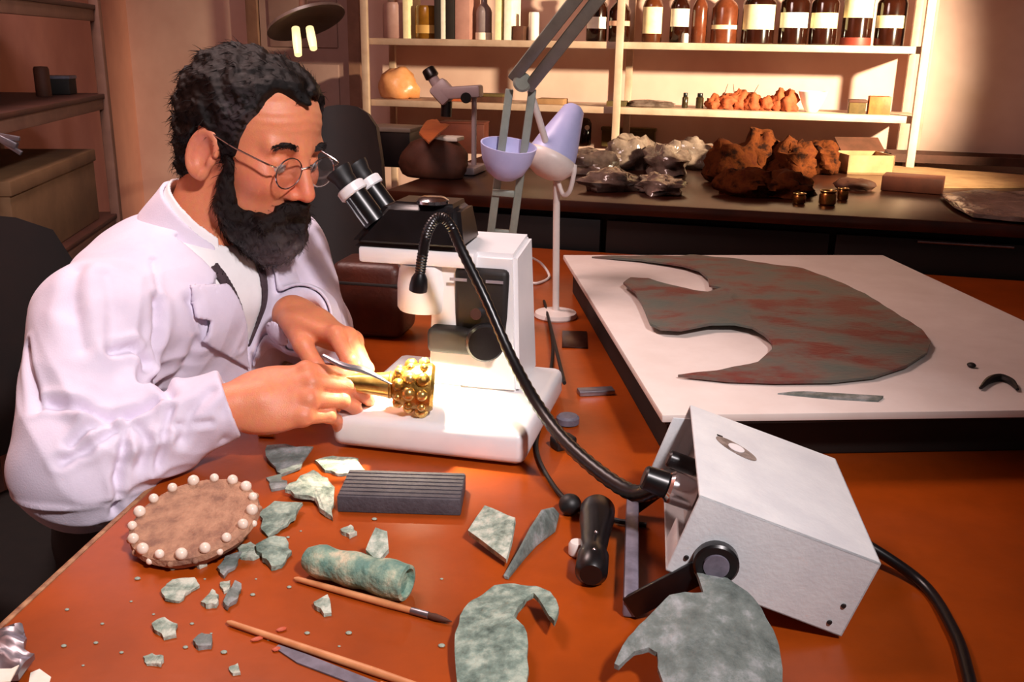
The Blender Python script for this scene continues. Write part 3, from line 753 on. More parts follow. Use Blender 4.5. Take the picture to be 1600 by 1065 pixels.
def vcut(P):
    q = (P - CHE) @ TM
    u = q[:, 2]; return np.maximum((np.abs(q[:, 0] - 0.0) - (u + 0.065) * 0.37) * 0.85, -(q[:, 1] - 0.01))
def neckhole(P, r): return cap(P, NB_ - nax * 0.02, NB_ + nax * 0.2, r, r + 0.012)
def coat_sdf(P):
    t = coat_core(P); d = smin(t, coat_arms(P), 0.022)
    d = smax(d, -np.maximum(vcut(P), -(t + 0.020)), 0.003)
    d = smax(d, -neckhole(P, 0.066), 0.004)
    # open sleeves
    for c, e in ((RW, ELR), (LW_, ELL_)):
        ax = nrm(c - e); q = (P - c) @ ax; d = smax(d, np.where(((P - c) ** 2).sum(1) < 0.12 ** 2, q + 0.004, -1), 0.004)
        d = smax(d, -np.maximum(cap(P, c - ax * 0.03, c + ax * 0.05, 0.031), -1), 0.004)
    tbl = np.maximum(np.maximum((-0.448 + (P[:, 1] - 0.734) * 0.11) - P[:, 0], P[:, 2] - T - 0.003), T - 0.05 - P[:, 2]); d = smax(d, -tbl, 0.006)
    # tail ends under the table
    d = np.maximum(d, 0.66 - P[:, 2])
    # front overlap edge
    return d
def march(pix):
    D_ = A([list(ray(x, y).normalized()) for x, y in pix]); C_ = A(list(CAM)); t = np.full(len(pix), 0.8)
    for _ in range(90): t = t + np.clip(smin(coat_core(C_ + D_ * t[:, None]), coat_arms(C_ + D_ * t[:, None]), 0.022), -0.02, 0.05) * 0.7
    return C_ + D_ * t[:, None]
CREASES = [([(247, 470), (246, 530), (244, 590), (262, 612)], 0.007, 0.007), ([(175, 545), (210, 542), (235, 570), (256, 600)], 0.007, 0.006), ([(70, 628), (125, 634), (165, 648), (205, 640), (240, 620)], 0.008, 0.006), ([(198, 645), (194, 700), (186, 750), (180, 800)], 0.006, 0.005), ([(266, 635), (258, 680), (248, 730)], 0.004, 0.0045), ([(278, 664), (330, 660)], 0.003, 0.004), ([(110, 690), (140, 664), (170, 660)], 0.005, 0.006), ([(95, 720), (135, 700), (180, 668)], 0.005, 0.006), ([(390, 470), (372, 540), (345, 600)], 0.005, 0.005), ([(300, 470), (310, 540), (290, 590)], 0.004, 0.008), ([(215, 262), (226, 330), (240, 400), (247, 470)], 0.0025, 0.0035), ([(58, 455), (46, 540), (58, 640)], 0.005, 0.005), ([(120, 420), (112, 480), (128, 540)], 0.004, 0.010), ([(165, 430), (175, 490), (172, 530)], 0.003, 0.010), ([(210, 660), (230, 690), (222, 730)], 0.004, 0.006), ([(330, 610), (300, 640), (285, 690)], 0.004, 0.007), ([(362, 600), (350, 640), (352, 690)], 0.003, 0.006), ([(455, 440), (480, 460), (500, 490)], 0.004, 0.006), ([(440, 460), (452, 500), (440, 540)], 0.004, 0.006)]
SEG = []
for pix, dep, wid in CREASES:
    q3 = march(pix); dep *= 1.7
    for i in range(len(q3) - 1):
        if np.linalg.norm(q3[i + 1] - q3[i]) < 0.12: SEG.append((q3[i], q3[i + 1], dep, wid))
def drape(Vt):
    """push the cloth surface in along creases, out between them"""
    def f0(P): return smin(coat_core(P), coat_arms(P), 0.022)
    e = 0.002; g = np.stack([f0(Vt + A(v)) - f0(Vt - A(v)) for v in ((e, 0, 0), (0, e, 0), (0, 0, e))], 1); g /= np.linalg.norm(g, axis=1)[:, None] + 1e-9
    d = fold(Vt); groove = np.zeros(len(Vt))
    for a, b, dep, wid in SEG:
        dist = cap(Vt, a, b, 0.0); groove = np.maximum(groove, dep * np.exp(-(dist / wid) ** 2)); d = d + 0.18 * dep * np.exp(-((dist - 2.2 * wid) / wid) ** 2)
    d = d - groove
    d = d * np.clip(np.abs(Vt[:, 2] - T) / 0.006, 0, 1) * (1 - 0.8 * np.exp(-(np.minimum(np.linalg.norm(Vt - RW, axis=1), np.linalg.norm(Vt - LW_, axis=1)) / 0.05) ** 2))
    return Vt + g * d[:, None]
cv, cf = surface(coat_sdf, (-0.90, 0.90, 0.62), (-0.12, 1.72, 1.12), 0.0034, 0.008)
M_coat = mat('coat_cotton', '#e2d9ea', '#d7cde0', rough=0.85, scale=9, bump=0.12, bscale=500, sheen=0.15)
cv = drape(cv)
coat = np_mesh('lab_coat', cv, cf, M_coat, man, MO)
coat['label'] = 'white cotton lab coat'
# collar and lapels as raised layers that follow the coat
def layer(fn2, lo, hi, name, m, parent, off=0.004, th=0.0022, h=0.0026):
    def f(P): 
        t = smin(coat_core(P), coat_arms(P), 0.022)
        return smax(np.abs(t - off) - th, fn2(P), 0.002)
    v_, f_ = surface(f, lo, hi, h, 0.01); return np_mesh(name, drape(v_), f_, m, parent, MO)
def poly_sdf(x, y, pts):
    d = np.full(len(x), 1e9); ins = np.zeros(len(x), bool); n = len(pts)
    for i in range(n):
        a, b = A(pts[i]), A(pts[(i + 1) % n]); e = b - a; wx, wy = x - a[0], y - a[1]
        t = np.clip((wx * e[0] + wy * e[1]) / (e @ e), 0, 1); d = np.minimum(d, (wx - e[0] * t) ** 2 + (wy - e[1] * t) ** 2)
        c = ((a[1] > y) != (b[1] > y)) & (x < (b[0] - a[0]) * (y - a[1]) / (b[1] - a[1] + 1e-12) + a[0]); ins ^= c
    return np.sqrt(d) * np.where(ins, -1, 1)
def tq(P): return (P - CHE) @ TM
def lap(sg):
    def f(P):
        q = tq(P)
        return np.maximum(poly_sdf(q[:, 0] * sg, q[:, 2], [(0.002, -0.078), (0.024, -0.004), (0.047, 0.060), (0.100, 0.066), (0.112, 0.030), (0.092, 0.024), (0.100, -0.006)]), -(q[:, 1] - 0.0))
    return f
for sg in (1, -1):
    layer(lap(sg), CHE + A((-0.16, -0.30, -0.22)), CHE + A((0.26, 0.30, 0.16)), 'lapel', M_coat, coat)
def pocket(P):
    q = tq(P); return np.maximum(poly_sdf(q[:, 0], q[:, 2], [(-0.125, -0.115), (-0.045, -0.105), (-0.045, -0.085), (-0.125, -0.092)]), -q[:, 1])
layer(pocket, CHE + A((-0.16, -0.34, -0.26)), CHE + A((0.26, 0.2, 0.1)), 'pocket_flap', M_coat, coat)
def band(r0, r1, h0, h1, th, openw, name, m, parent, tilt=0.0):
    c = NB_ - nax * 0.0; fwd = nrm(fr_ - nax * (fr_ @ nax)); sidev = np.cross(nax, fwd)
    def f(P):
        e = P - c; hh = e @ nax; x = e @ fwd; y = e @ sidev
        hh2 = hh + x * tilt
        rad = np.sqrt(x * x + y * y); t = np.clip((hh2 - h0) / (h1 - h0), 0, 1)
        d = np.maximum(np.abs(rad - (r0 + (r1 - r0) * t) - 0.002 * wob(P, 40, 2)) - th, np.maximum(h0 - hh2, hh2 - h1))
        return smax(d, -np.maximum(np.abs(y) - openw * (0.35 + 0.65 * t) , -x), 0.003) * 0.9
    v_, f_ = surface(f, c - 0.17, c + 0.17, 0.0025, 0.012); return np_mesh(name, v_, f_, m, parent, MO)
band(0.084, 0.070, -0.030, 0.026, 0.0028, 0.040, 'collar', M_coat, coat, 0.35)
# shirt below the coat, with a dark strip down each side of the neckline
M_shirt = mat('shirt_cotton', '#f6f3f4', '#ece8ea', rough=0.8, scale=12)
def shirt_sdf(P):
    t = coat_core(P) + 0.012; q = tq(P)
    return smax(smax(t, -neckhole(P, 0.058), 0.003), np.maximum(-(q[:, 1] - 0.0), -q[:, 2] - 0.14), 0.003)
v_, f_ = surface(shirt_sdf, CHE + A((-0.22, -0.30, -0.22)), CHE + A((0.26, 0.30, 0.2)), 0.0036, 0.02)
shirt = np_mesh('shirt', v_, f_, M_shirt, man, MO)
band(0.072, 0.063, -0.020, 0.036, 0.0022, 0.034, 'collar', M_shirt, shirt, 0.35)
M_neck_strip = mat('neck_strip_dark', '#4a3a40', '#392b30', rough=0.9, scale=60, bump=0.4, bscale=400)
def neck_strip(sg):
    def f(P):
        q = tq(P); t = coat_core(P)
        return smax(np.abs(t + 0.009) - 0.002, np.maximum(poly_sdf(q[:, 0] * sg, q[:, 2], [(0.003, -0.052), (0.014, -0.045), (0.052, 0.070), (0.034, 0.074)]), -q[:, 1]), 0.002)
    return f
for sg in (1, -1):
    v_, f_ = surface(neck_strip(sg), CHE + A((-0.2, -0.30, -0.2)), CHE + A((0.26, 0.30, 0.2)), 0.0026, 0.02); np_mesh('dark_neck_strip', v_, f_, M_neck_strip, man, MO)
# trousers and shoes
KR, KL = A((-0.25, 1.10, 0.47)), A((-0.17, 1.42, 0.47)); FR_, FL_ = A((-0.30, 1.08, 0.09)), A((-0.22, 1.40, 0.09))
HR, HL = PEL + A((0.0, -0.10, -0.01)), PEL + A((0.05, 0.09, -0.01))
def trous(P):
    d = smin(ell(P, PEL + A((0.01, 0, 0.04)), (0.15, 0.18, 0.20)), cap(P, HR, KR, 0.088, 0.066), 0.05); d = smin(d, cap(P, HL, KL, 0.088, 0.066), 0.05)
    d = smin(d, cap(P, KR, FR_, 0.064, 0.056), 0.02); d = smin(d, cap(P, KL, FL_, 0.064, 0.056), 0.02)
    return np.maximum(d, 0.07 - P[:, 2]) + 0.003 * wob(P, 40, 2)
v_, f_ = surface(trous, (-0.9, 0.9, 0.03), (-0.05, 1.7, 0.68), 0.008, 0.02); np_mesh('trousers', v_, f_, M_navy, man, MO)
def shoes(P):
    d = np.full(len(P), 1.0)
    for F_ in (FR_, FL_):
        d = np.minimum(d, smin(ell(P, F_ + A((0.0, 0, -0.035)), (0.06, 0.045, 0.055)), ell(P, F_ + A((0.09, -0.02, -0.055)), (0.11, 0.048, 0.04)), 0.03))
    return np.maximum(d, 0.002 - P[:, 2])
v_, f_ = surface(shoes, (-0.5, 0.95, -0.02), (0.1, 1.55, 0.2), 0.006, 0.02); np_mesh('shoes', v_, f_, M_black, man, MO)

# ================================================================== ON THE TABLE
# ------------------------------------------------------------------ white board on its dark box, bronze sheet
BH = 0.83
FLc, BLc, BRc = Zp(1035, 648, BH), Zp(880, 398, BH), Zp(1390, 403, BH)
uy = (BLc - FLc); uy.z = 0; bl = uy.length; uy.normalize(); ux = V((uy.y, -uy.x, 0)); bw = (BRc - BLc).dot(ux)
bo = FLc.copy(); ba = math.atan2(ux.y, ux.x)
def bpt(a, b, z): p = bo + ux * a + uy * b; return V((p.x, p.y, z))
o = B().box(bpt(bw / 2, bl / 2, BH - 0.005), (bw, bl, 0.010), rotz(ba), bev=0.0015).build('white_board', M_board, None)
tag(o, 'large white card board carrying a big flat bronze sheet', 'board')
sb = thing('flat_case', bpt(bw / 2, bl / 2, T), 'dark flat case lying on the table under the white board', 'case')
B().box(bpt(bw / 2 + 0.005, bl / 2 + 0.02, T + 0.035), (bw - 0.03, bl - 0.07, 0.069), rotz(ba), bev=0.004).build('body', M_dark, sb)
B().box(bpt(bw / 2 + 0.005, bl / 2 + 0.02, T + 0.048), (bw - 0.024, bl - 0.064, 0.004), rotz(ba), bev=0.001).build('lid_seam', M_black, sb)
zo = [(140, 50), (300, 48), (440, 50), (470, 44), (640, 62), (740, 80), (850, 95), (960, 140), (1060, 190), (1160, 255), (1250, 310), (1282, 350), (1270, 385), (1200, 430), (1090, 465), (950, 480), (760, 482), (600, 476), (430, 458), (560, 446), (640, 435), (700, 420), (745, 385), (748, 362), (720, 335), (680, 312), (620, 300), (540, 300), (440, 318), (370, 314), (335, 297), (318, 255), (305, 225), (285, 190), (262, 172), (245, 155), (270, 138), (330, 140), (400, 165), (480, 185), (530, 190), (575, 176), (535, 168), (530, 140), (500, 110), (450, 92), (400, 82), (300, 66)]
o = sheet('bronze_sheet', M_sheet, pxs(BH, *[(860 + a / 2.162, 380 + b / 2.162) for a, b in zo]), BH, 0.004, None, dome=0.012, rough=0.0012, cuts=3, seed=2.0, freq=60)
tag(o, 'large leaf-shaped red and grey-green bronze sheet with notched end on white board', 'artefact')
o = sheet('bronze_sliver', M_patina_grey, pxs(BH, (1215, 616), (1260, 613), (1380, 622), (1372, 628), (1300, 624)), BH, 0.003, None, cuts=1); tag(o, 'thin dark bronze sliver near the front edge of the white board', 'fragment')
hk = spline([Zp(1532, 606, BH + .004), Zp(1545, 594, BH + .004), Zp(1562, 590, BH + .004), Zp(1580, 596, BH + .004), Zp(1590, 608, BH + .004)], 5)
o = B().tube(hk, [0.002 + 0.004 * math.sin(math.pi * i / (len(hk) - 1)) for i in range(len(hk))], 8).build('bronze_hook', M_blackm, None); tag(o, 'small black curved hook at the right of the white board', 'fragment')
o = B().sphere(Zp(1518, 570, BH + .0035), (0.006, 0.007, 0.0035), 10, 6).build('bronze_crumb', M_blackm, None); tag(o, 'tiny black crumb above the curved hook on the board', 'fragment')

# ------------------------------------------------------------------ stereo microscope
mc = Zp(518, 701, T); md = Zp(819, 735, T); mx_ = (md - mc); mw = mx_.length; mx_.normalize(); my_ = V((-mx_.y, mx_.x, 0)); ma = math.atan2(mx_.y, mx_.x)
def mp(a, b, z): p = mc + mx_ * a + my_ * b; return V((p.x, p.y, z))
ms = thing('stereo_microscope', mp(mw / 2, 0.14, T), 'white stereo microscope with black head standing in front of the man', 'microscope')
B().box(mp(mw / 2, 0.135, T + 0.026), (mw, 0.27, 0.044), rotz(ma), bev=0.012, seg=3).build('base', M_white, ms)
for a, b in ((0.03, 0.03), (mw - 0.03, 0.03), (0.03, 0.24), (mw - 0.03, 0.24)):
    B().cone(mp(a, b, T), mp(a, b, T + 0.006), 0.012, n=14).build('foot', M_rubber, ms)
B().box(mp(0.10, 0.105, T + 0.049), (0.085, 0.075, 0.003), rotz(ma + 0.3), bev=0.001).build('stage_plate', M_labelw, ms)
# column: white housing with sloping front
cw, ch_ = 0.130, 0.190
ca, cb, cz = mw - 0.104, 0.200, T + 0.046
bm = bmesh.new(); bmesh.ops.create_cube(bm, size=1.0)
for v in bm.verts:
    top = v.co.z > 0; x = v.co.x * (cw * (0.90 if top else 1.0)) + (-0.004 if top else 0); y = v.co.y * (0.10 if top else 0.12) + (0.006 if top else 0)
    v.co = V((x, y, (ch_ + (0.012 if (top and v.co.y > 0) else 0)) if top else 0))
bmesh.ops.bevel(bm, geom=list(bm.edges), offset=0.006, segments=2, affect='EDGES')
colm = MB().bm(bm, mp(ca, cb, cz), rotz(ma)).build('column', M_white, ms)
for dx in (-0.022, 0.028):
    B().box(mp(ca + dx, cb - 0.0575, cz + 0.155), (0.024, 0.001, 0.004), rotz(ma) @ Matrix.Rotation(-0.02, 3, 'X')).build('marking', mat('grey_print', '#8a8288', rough=0.6), colm, False)
arm_z = Yp(620, 402, 1.27).z
aL, aR = (Yp(552, 400, 1.27) - mc).dot(mx_), ca
ab = 0.185
B().box(mp((aL + aR) / 2, ab, arm_z), (aR - aL, 0.085, 0.022), rotz(ma), bev=0.004).build('arm', M_white, ms)
B().box(mp((aL + aR) / 2 + 0.03, ab - 0.0, arm_z - 0.014), (0.12, 0.06, 0.008), rotz(ma), bev=0.002).build('arm_plate', M_slate, ms)
oa = (Yp(648, 470, 1.25) - mc).dot(mx_)
ax0 = mp(oa, ab - 0.01, 0)
# black head
hz = arm_z + 0.011
hb = MB(); hpoly = []
bm = bmesh.new(); bmesh.ops.create_cube(bm, size=1.0)
for v in bm.verts:
    top = v.co.z > 0; lft = v.co.x < 0
    x = (-0.085 if lft else 0.080) if not top else (-0.030 if lft else 0.070)
    v.co = V((x, v.co.y * (0.10 if not top else 0.075), 0.062 if top else 0.0))
bmesh.ops.bevel(bm, geom=list(bm.edges), offset=0.010, segments=3, affect='EDGES')
hc_ = mp((aL + aR) / 2 - 0.012, ab, hz)
head = MB().bm(bm, hc_, rotz(ma)).build('head_housing', M_black, ms)
B().lathe([(0.018, 0), (0.022, 0.002), (0.022, 0.006), (0.016, 0.010), (0.004, 0.011)], V((Yp(676, 315, 1.28).x, Yp(676, 315, 1.28).y, hz + 0.060)), n=24).build('top_cap', M_chrome, head, label='polished metal cap')
ed = (-mx_ * 0.62 + my_ * 0.02 + V((0, 0, 0.78))).normalized()
for k, off in enumerate((-0.030, 0.030)):
    e0 = hc_ + mx_ * -0.048 + my_ * off + V((0, 0, 0.032))
    ep = B().cone(e0, e0 + ed * 0.052, 0.0165, 0.0165, 20).build('eyepiece_tube', M_black, head)
    B().cone(e0 + ed * 0.046, e0 + ed * 0.060, 0.0205, 0.0205, 24, bev=0.002).build('ring', M_white, ep, label='white eyepiece ring')
    B().lathe([(0.0135, 0), (0.0150, 0.006), (0.0150, 0.012), (0.0185, 0.022), (0.0190, 0.026), (0.013, 0.026), (0.010, 0.020)], e0 + ed * 0.060, ed, 24).build('eyecup', M_rubber, ep)
    for q_ in (0.25, 0.75):
        sv_ = (ed.cross(my_)).normalized(); sp = (my_ * math.cos(2.2 + q_) + sv_ * math.sin(2.2 + q_)) * 0.0166
        B().cone(e0 + sp + ed * 0.004, e0 + sp + ed * 0.045, 0.0012, n=6).build('trim_line', M_chrome, ep)
# white objective drum, open below
ot = arm_z - 0.012; obz = Yp(650, 500, 1.235).z
B().lathe([(0.036, ot - obz), (0.040, (ot - obz) * 0.55), (0.0405, 0.004), (0.038, 0.0), (0.031, 0.0), (0.028, 0.012), (0.006, 0.014)], V((ax0.x, ax0.y, obz)), n=32).build('objective_drum', M_white, ms)
# black focus block and knobs beside the drum
fa = oa + 0.086
B().box(mp(fa, ab - 0.005, (arm_z + 0.845) / 2), (0.075, 0.07, arm_z - 0.845 - 0.02), rotz(ma), bev=0.008, seg=3).build('focus_block', M_blackm, ms)
B().box(mp(fa - 0.02, ab - 0.035, 0.868), (0.10, 0.055, 0.035), rotz(ma), bev=0.008, seg=3).build('focus_carrier', M_blackm, ms)
kp = mp(fa + 0.012, ab - 0.062, 0.875)
kb = B().lathe([(0.006, -0.03), (0.006, 0.0), (0.024, 0.0), (0.026, 0.003), (0.026, 0.013), (0.023, 0.016), (0.004, 0.016)], kp, -my_ + mx_ * 0.35, 28).build('focus_knob', M_black, ms)
B().cone(kp + my_ * 0.012 + V((0, 0, 0.034)) - mx_ * 0.01, kp + my_ * -0.002 + V((0, 0, 0.036)) - mx_ * 0.012, 0.008, n=14).build('scale_ring', M_chrome, ms)

# ------------------------------------------------------------------ fibre-optic light source
bxC = V((0.246, 0.8583, 0.8185)); bxR = Matrix(rmat(-0.1296, 0.3152, 0.0111).tolist()); LX, LY, LZ = 0.1667, 0.2202, 0.0802
def bx(x, y, z): return bxC + bxR @ V((x, y, z))
ls = thing('fibre_light_source', (0.27, 0.86, T), 'white fibre-optic light box propped on its black handle at the right', 'lamp')
# folded sheet cover open at the left end
th = 0.003
cv_ = MB()
for c_, s_ in (((0, 0, LZ / 2 - th / 2), (LX, LY, th)), ((0, -LY / 2 + th / 2, 0), (LX, th, LZ)), ((0, LY / 2 - th / 2, 0), (LX, th, LZ)), ((LX / 2 - th / 2, 0, 0), (th, LY, LZ)), ((0, 0, -LZ / 2 + th / 2), (LX, LY, th))):
    cv_.box(bx(*c_), s_, bxR)
cov = cv_.build('cover', M_white_box, ls, False, bev=0.0012)
pn = B().box(bx(-LX / 2 + 0.022, 0, 0), (0.004, LY - 0.008, LZ - 0.008), bxR).build('front_panel', mat('panel_grey', '#b7a9a4', '#a5968f', rough=0.4, scale=20), ls, False)
# white fold at the far edge of the open end
B().box(bx(-LX / 2 - 0.004, LY / 2 - 0.012, -0.006), (0.002, 0.026, LZ - 0.016), bxR @ Matrix.Rotation(-0.9, 3, 'Z'), bev=0.0005).build('panel_flange', M_white_box, ls)
B().box(bx(-LX / 2 + 0.002, -LY / 2 + 0.030, -LZ / 2 + 0.014), (0.002, 0.05, 0.026), bxR, bev=0.0005).build('panel_flange', M_white_box, ls)
# oval emblem on the top
zt = LZ / 2
emx, emy = -0.0378, 0.0304
def oval(cx, cy, ra, rb, z0, h_):
    la = V((0.040, -0.026)).normalized(); sh = V((-la.y, la.x)); o_ = MB(); n = 30
    pts = [V((cx + la.x * ra * math.cos(6.2832 * k / n) + sh.x * rb * math.sin(6.2832 * k / n), cy + la.y * ra * math.cos(6.2832 * k / n) + sh.y * rb * math.sin(6.2832 * k / n))) for k in range(n)]
    vs = [bx(p.x, p.y, z0) for p in pts] + [bx(p.x, p.y, z0 + h_) for p in pts]
    return o_.add(vs, [tuple(reversed(range(n))), tuple(range(n, 2 * n))] + [(k, (k + 1) % n, n + (k + 1) % n, n + k) for k in range(n)])
oval(emx, emy, 0.0235, 0.0125, zt, 0.0006).build('emblem', mat('emblem_grey', '#9a8c84', '#62554e', rough=0.5, scale=90), cov, label='small oval grey emblem')
oval(emx, emy, 0.0085, 0.0090, zt + 0.0008, 0.0006).build('emblem_mark', M_white, cov)
B().box(bx(emx - 0.016, emy + 0.018, zt + 0.0004), (0.006, 0.003, 0.0006), bxR).build('marking', M_dark, cov, False)
for (x, y, z) in ((-LX / 2 + 0.012, -LY / 2 - 0.0006, -0.020), (LX / 2 - 0.012, -LY / 2 - 0.0006, -0.010), (LX / 2 - 0.016, -LY / 2 - 0.0006, -0.030)):
    B().lathe([(0.0024, 0), (0.0018, 0.0012)], bx(x, y, z), bxR @ V((0, -1, 0)), 10).build('screw', M_blackm, cov)
# pivot disc and folded handle used as a stand
pv = bx(-LX / 2 + 0.036, -LY / 2, -0.012); pd = bxR @ V((0, -1, 0))
hd_ = B().lathe([(0.019, 0), (0.020, 0.002), (0.020, 0.010), (0.018, 0.012), (0.012, 0.012), (0.012, 0.010), (0.0, 0.010)], pv, pd, 30, cap=False).build('pivot_disc', M_black, ls)
B().lathe([(0.0118, 0.0), (0.0112, 0.004), (0.0, 0.0045)], pv + pd * 0.0095, pd, 24, cap=False).build('pivot_cap', M_slate, hd_)
s0 = Zp(985, 948, T + 0.012); s1 = Zp(988, 790, T + 0.012); e0 = pv + pd * 0.006; e1 = bx(-LX / 2 + 0.036, LY / 2, -0.012) - pd * 0.006
hp = [e0, s0 + V((0.012, 0, 0.0)), s0, s1, s1 + V((0.012, 0, 0)), e1]
def bar(mb, a, b, wd, th_, up):
    d = (b - a); L_ = d.length; d.normalize(); x = d.cross(V(up)).normalized(); y = x.cross(d)
    M = Matrix((tuple(d), tuple(x), tuple(y))).transposed(); return mb.box((a + b) / 2, (L_ + 0.002, wd, th_), M, bev=min(wd, th_) * 0.2)
for a_, b_ in ((e0, s0), (e1, s1)):
    hb_ = MB(); bar(hb_, a_, b_, 0.006, 0.022, (0, 0, 1)); hb_.build('handle_arm', M_black, ls)
hb_ = MB(); bar(hb_, s0, s1, 0.014, 0.022, (0, 0, 1)); hb_.build('handle_grip', M_slate, ls, label='grey handle grip resting on the table')
B().cone(bx(-LX / 2 + 0.020, 0.038, 0.002), bx(-LX / 2 - 0.012, 0.038, 0.002), 0.009, 0.009, 16, bev=0.002).build('power_knob', M_black, ls)
# gooseneck
g0 = bx(-LX / 2 + 0.020, -0.010, -0.006)
gx = (bxR @ V((-1, 0, 0)))
gp = [g0, g0 + gx * 0.03, Yp(985, 768, 0.90), Yp(900, 706, 0.985), Yp(845, 640, 1.06), Yp(800, 560, 1.115), Yp(760, 470, 1.15), Yp(722, 392, 1.165), Yp(702, 350, 1.165), Yp(684, 340, 1.165), Yp(668, 362, 1.165), Yp(660, 400, 1.165), Yp(656, 430, 1.167)]
gs = spline(gp, 14); gr_ = []
for i in range(len(gs)):
    t = i / (len(gs) - 1); r = 0.0105 - 0.0035 * min(1, t / 0.45); gr_.append(r * (1.0 if i % 2 else 0.88))
gn = B().tube(gs, gr_, 12).build('gooseneck', M_black, ls, label='ribbed black gooseneck light guide')
B().cone(g0, g0 + gx * 0.03, 0.0165, 0.0165, 20, bev=0.003).build('gooseneck_socket', M_chrome, gn)
B().cone(g0 + gx * 0.03, g0 + gx * 0.055, 0.0135, 0.012, 20, bev=0.002).build('gooseneck_collar', M_black, gn)
gd = (gs[-1] - gs[-4]).normalized()
B().lathe([(0.007, -0.002), (0.010, 0.004), (0.0115, 0.014), (0.0115, 0.020), (0.009, 0.0215)], gs[-1], gd, 20).build('light_tip', M_black, gn)
tipp = gs[-1] + gd * 0.0222
B().lathe([(0.0085, 0.0), (0.0, 0.0006)], tipp - gd * 0.0006, gd, 18, cap=False).build('light_exit', mat('fibre_glow', '#fff2cc', rough=0.4, emit='#fff0c0', estr=25.0), gn)
spot_lamp('fibre_spot', tipp + gd * 0.004, (-0.125, 1.165, 0.80), 5.5, (1.0, 0.86, 0.60), 104, 0.95, 0.006)
kq = Yp(893, 728, 0.975)
B().sphere(V((kq.x, kq.y, T + 0.012)), (0.013, 0.013, 0.012), 16, 10).build('clamp_knob', M_rubber, gn)
# power cable of the light box
c0 = bx(LX / 2, 0.03, -0.005)
o = B().tube(spline([c0, c0 + V((0.03, 0.0, -0.012)), Zp(1440, 910, T + 0.006), Zp(1490, 985, T + 0.005), Zp(1512, 1050, T + 0.005), Zp(1525, 1120, T + 0.005)], 8), 0.0055, 10).build('power_cable', M_black, ls, label='thick black power cable')

# ------------------------------------------------------------------ gold artefact and tool in the hands
ga, gb = Yp(562, 598, 1.145), Yp(688, 606, 1.150)
gd2 = (gb - ga).normalized(); GL = (gb - ga).length
gt = thing('gold_artefact', (ga + gb) / 2 + V((0, 0, -0.03)), 'gold vessel fitting with a knobbed flaring head held under the microscope', 'artefact')
B().lathe([(0.010, -0.02), (0.0125, 0.0), (0.0135, 0.012), (0.0155, 0.028), (0.0175, 0.040), (0.0155, 0.043)], ga, gd2, 26).build('neck', M_gold, gt)
prof = [(0.0165, 0.042), (0.0230, 0.050), (0.0275, 0.062), (0.0300, 0.076), (0.0310, 0.090), (0.0280, 0.094), (0.020, 0.088)]
B().lathe(prof, ga, gd2, 30).build('head', M_golddull, gt)
gx_, gy_, _ = frame(gd2)
for r_, h_, nb_, s_ in ((0.0215, 0.0495, 8, 0.0080), (0.0272, 0.0635, 9, 0.0088), (0.0305, 0.0800, 10, 0.0088)):
    for k in range(nb_):
        a_ = 2 * math.pi * (k + 0.5 * (int(h_ * 1000) % 2)) / nb_
        B().sphere(ga + gd2 * h_ + (gx_ * math.cos(a_) + gy_ * math.sin(a_)) * r_, s_ * (0.85 + 0.25 * math.sin(k * 2.1 + h_ * 300)), 10, 6).build('boss', M_gold if (k + int(h_ * 1000)) % 4 else M_golddull, gt)
for k in range(2):
    B().torus(ga + gd2 * (0.038 + 0.005 * k), 0.0168, 0.0012, gd2, 28, 6).build('ring', M_golddull, gt)
tw = thing('tweezers', V(pin) + V((0.02, 0, -0.02)), 'slim steel tweezers in the near hand pointing at the gold piece', 'tool')
te = Yp(612, 600, 1.112); tsr = Yp(505, 556, 1.125); tp_ = Yp(550, 576, 1.112)
for sg in (-1, 1):
    B().tube(spline([tsr, tp_ + V((-0.01, sg * 0.003, 0.004)), tp_ + V((0.015, sg * 0.003, -0.002)), te + V((0, sg * 0.0006, 0))], 6), [0.003] * 13 + [0.0026, 0.0022, 0.0018, 0.0014, 0.001, 0.0008], 8).build('arm', M_steel, tw)

# ------------------------------------------------------------------ beaded disc
dc = Zp(303, 806, T + 0.030); dn = V((-0.10, -0.20, 0.95)).normalized()
bd = thing('beaded_disc', (dc.x, dc.y, T), 'round brown clay disc ringed with ivory beads near the man\'s elbow', 'artefact')
DR = 0.0625
disc = B().lathe([(DR - 0.012, -0.020), (DR - 0.002, -0.016), (DR + 0.004, -0.008), (DR + 0.003, -0.002), (DR - 0.004, 0.001), (DR - 0.008, 0.000), (DR - 0.010, -0.001), (0.0, 0.001)], dc, dn, 48)
for i, v in enumerate(disc.v): disc.v[i] = v + dn * 0.0012 * noise3(v, 3.0, 120)
disc.build('disc', M_clay, bd)
dx_, dy_, _ = frame(dn)
for k in range(17):
    a_ = 2 * math.pi * k / 17 + 0.1
    B().sphere(dc + (dx_ * math.cos(a_) + dy_ * math.sin(a_)) * (DR - 0.001) + dn * 0.0025, 0.0056 + 0.0008 * math.sin(k * 2.3), 12, 8).build('bead', M_bead, bd)
for k in range(17):
    a_ = 2 * math.pi * (k + 0.5) / 17 + 0.1
    B().sphere(dc + (dx_ * math.cos(a_) + dy_ * math.sin(a_)) * (DR + 0.003) - dn * 0.006, 0.0036, 10, 6).build('small_bead', M_clay if k % 3 else M_bead, bd)
lump = B().sphere((dc.x + 0.012, dc.y + 0.022, T + 0.012), (0.035, 0.028, 0.0122), 20, 10)
for i, v in enumerate(lump.v): lump.v[i] = V((v.x, v.y, max(T, v.z))) 
tag(lump.build('wax_lump', M_brown, None), 'lump of brown wax propping the beaded disc from below', 'wax')

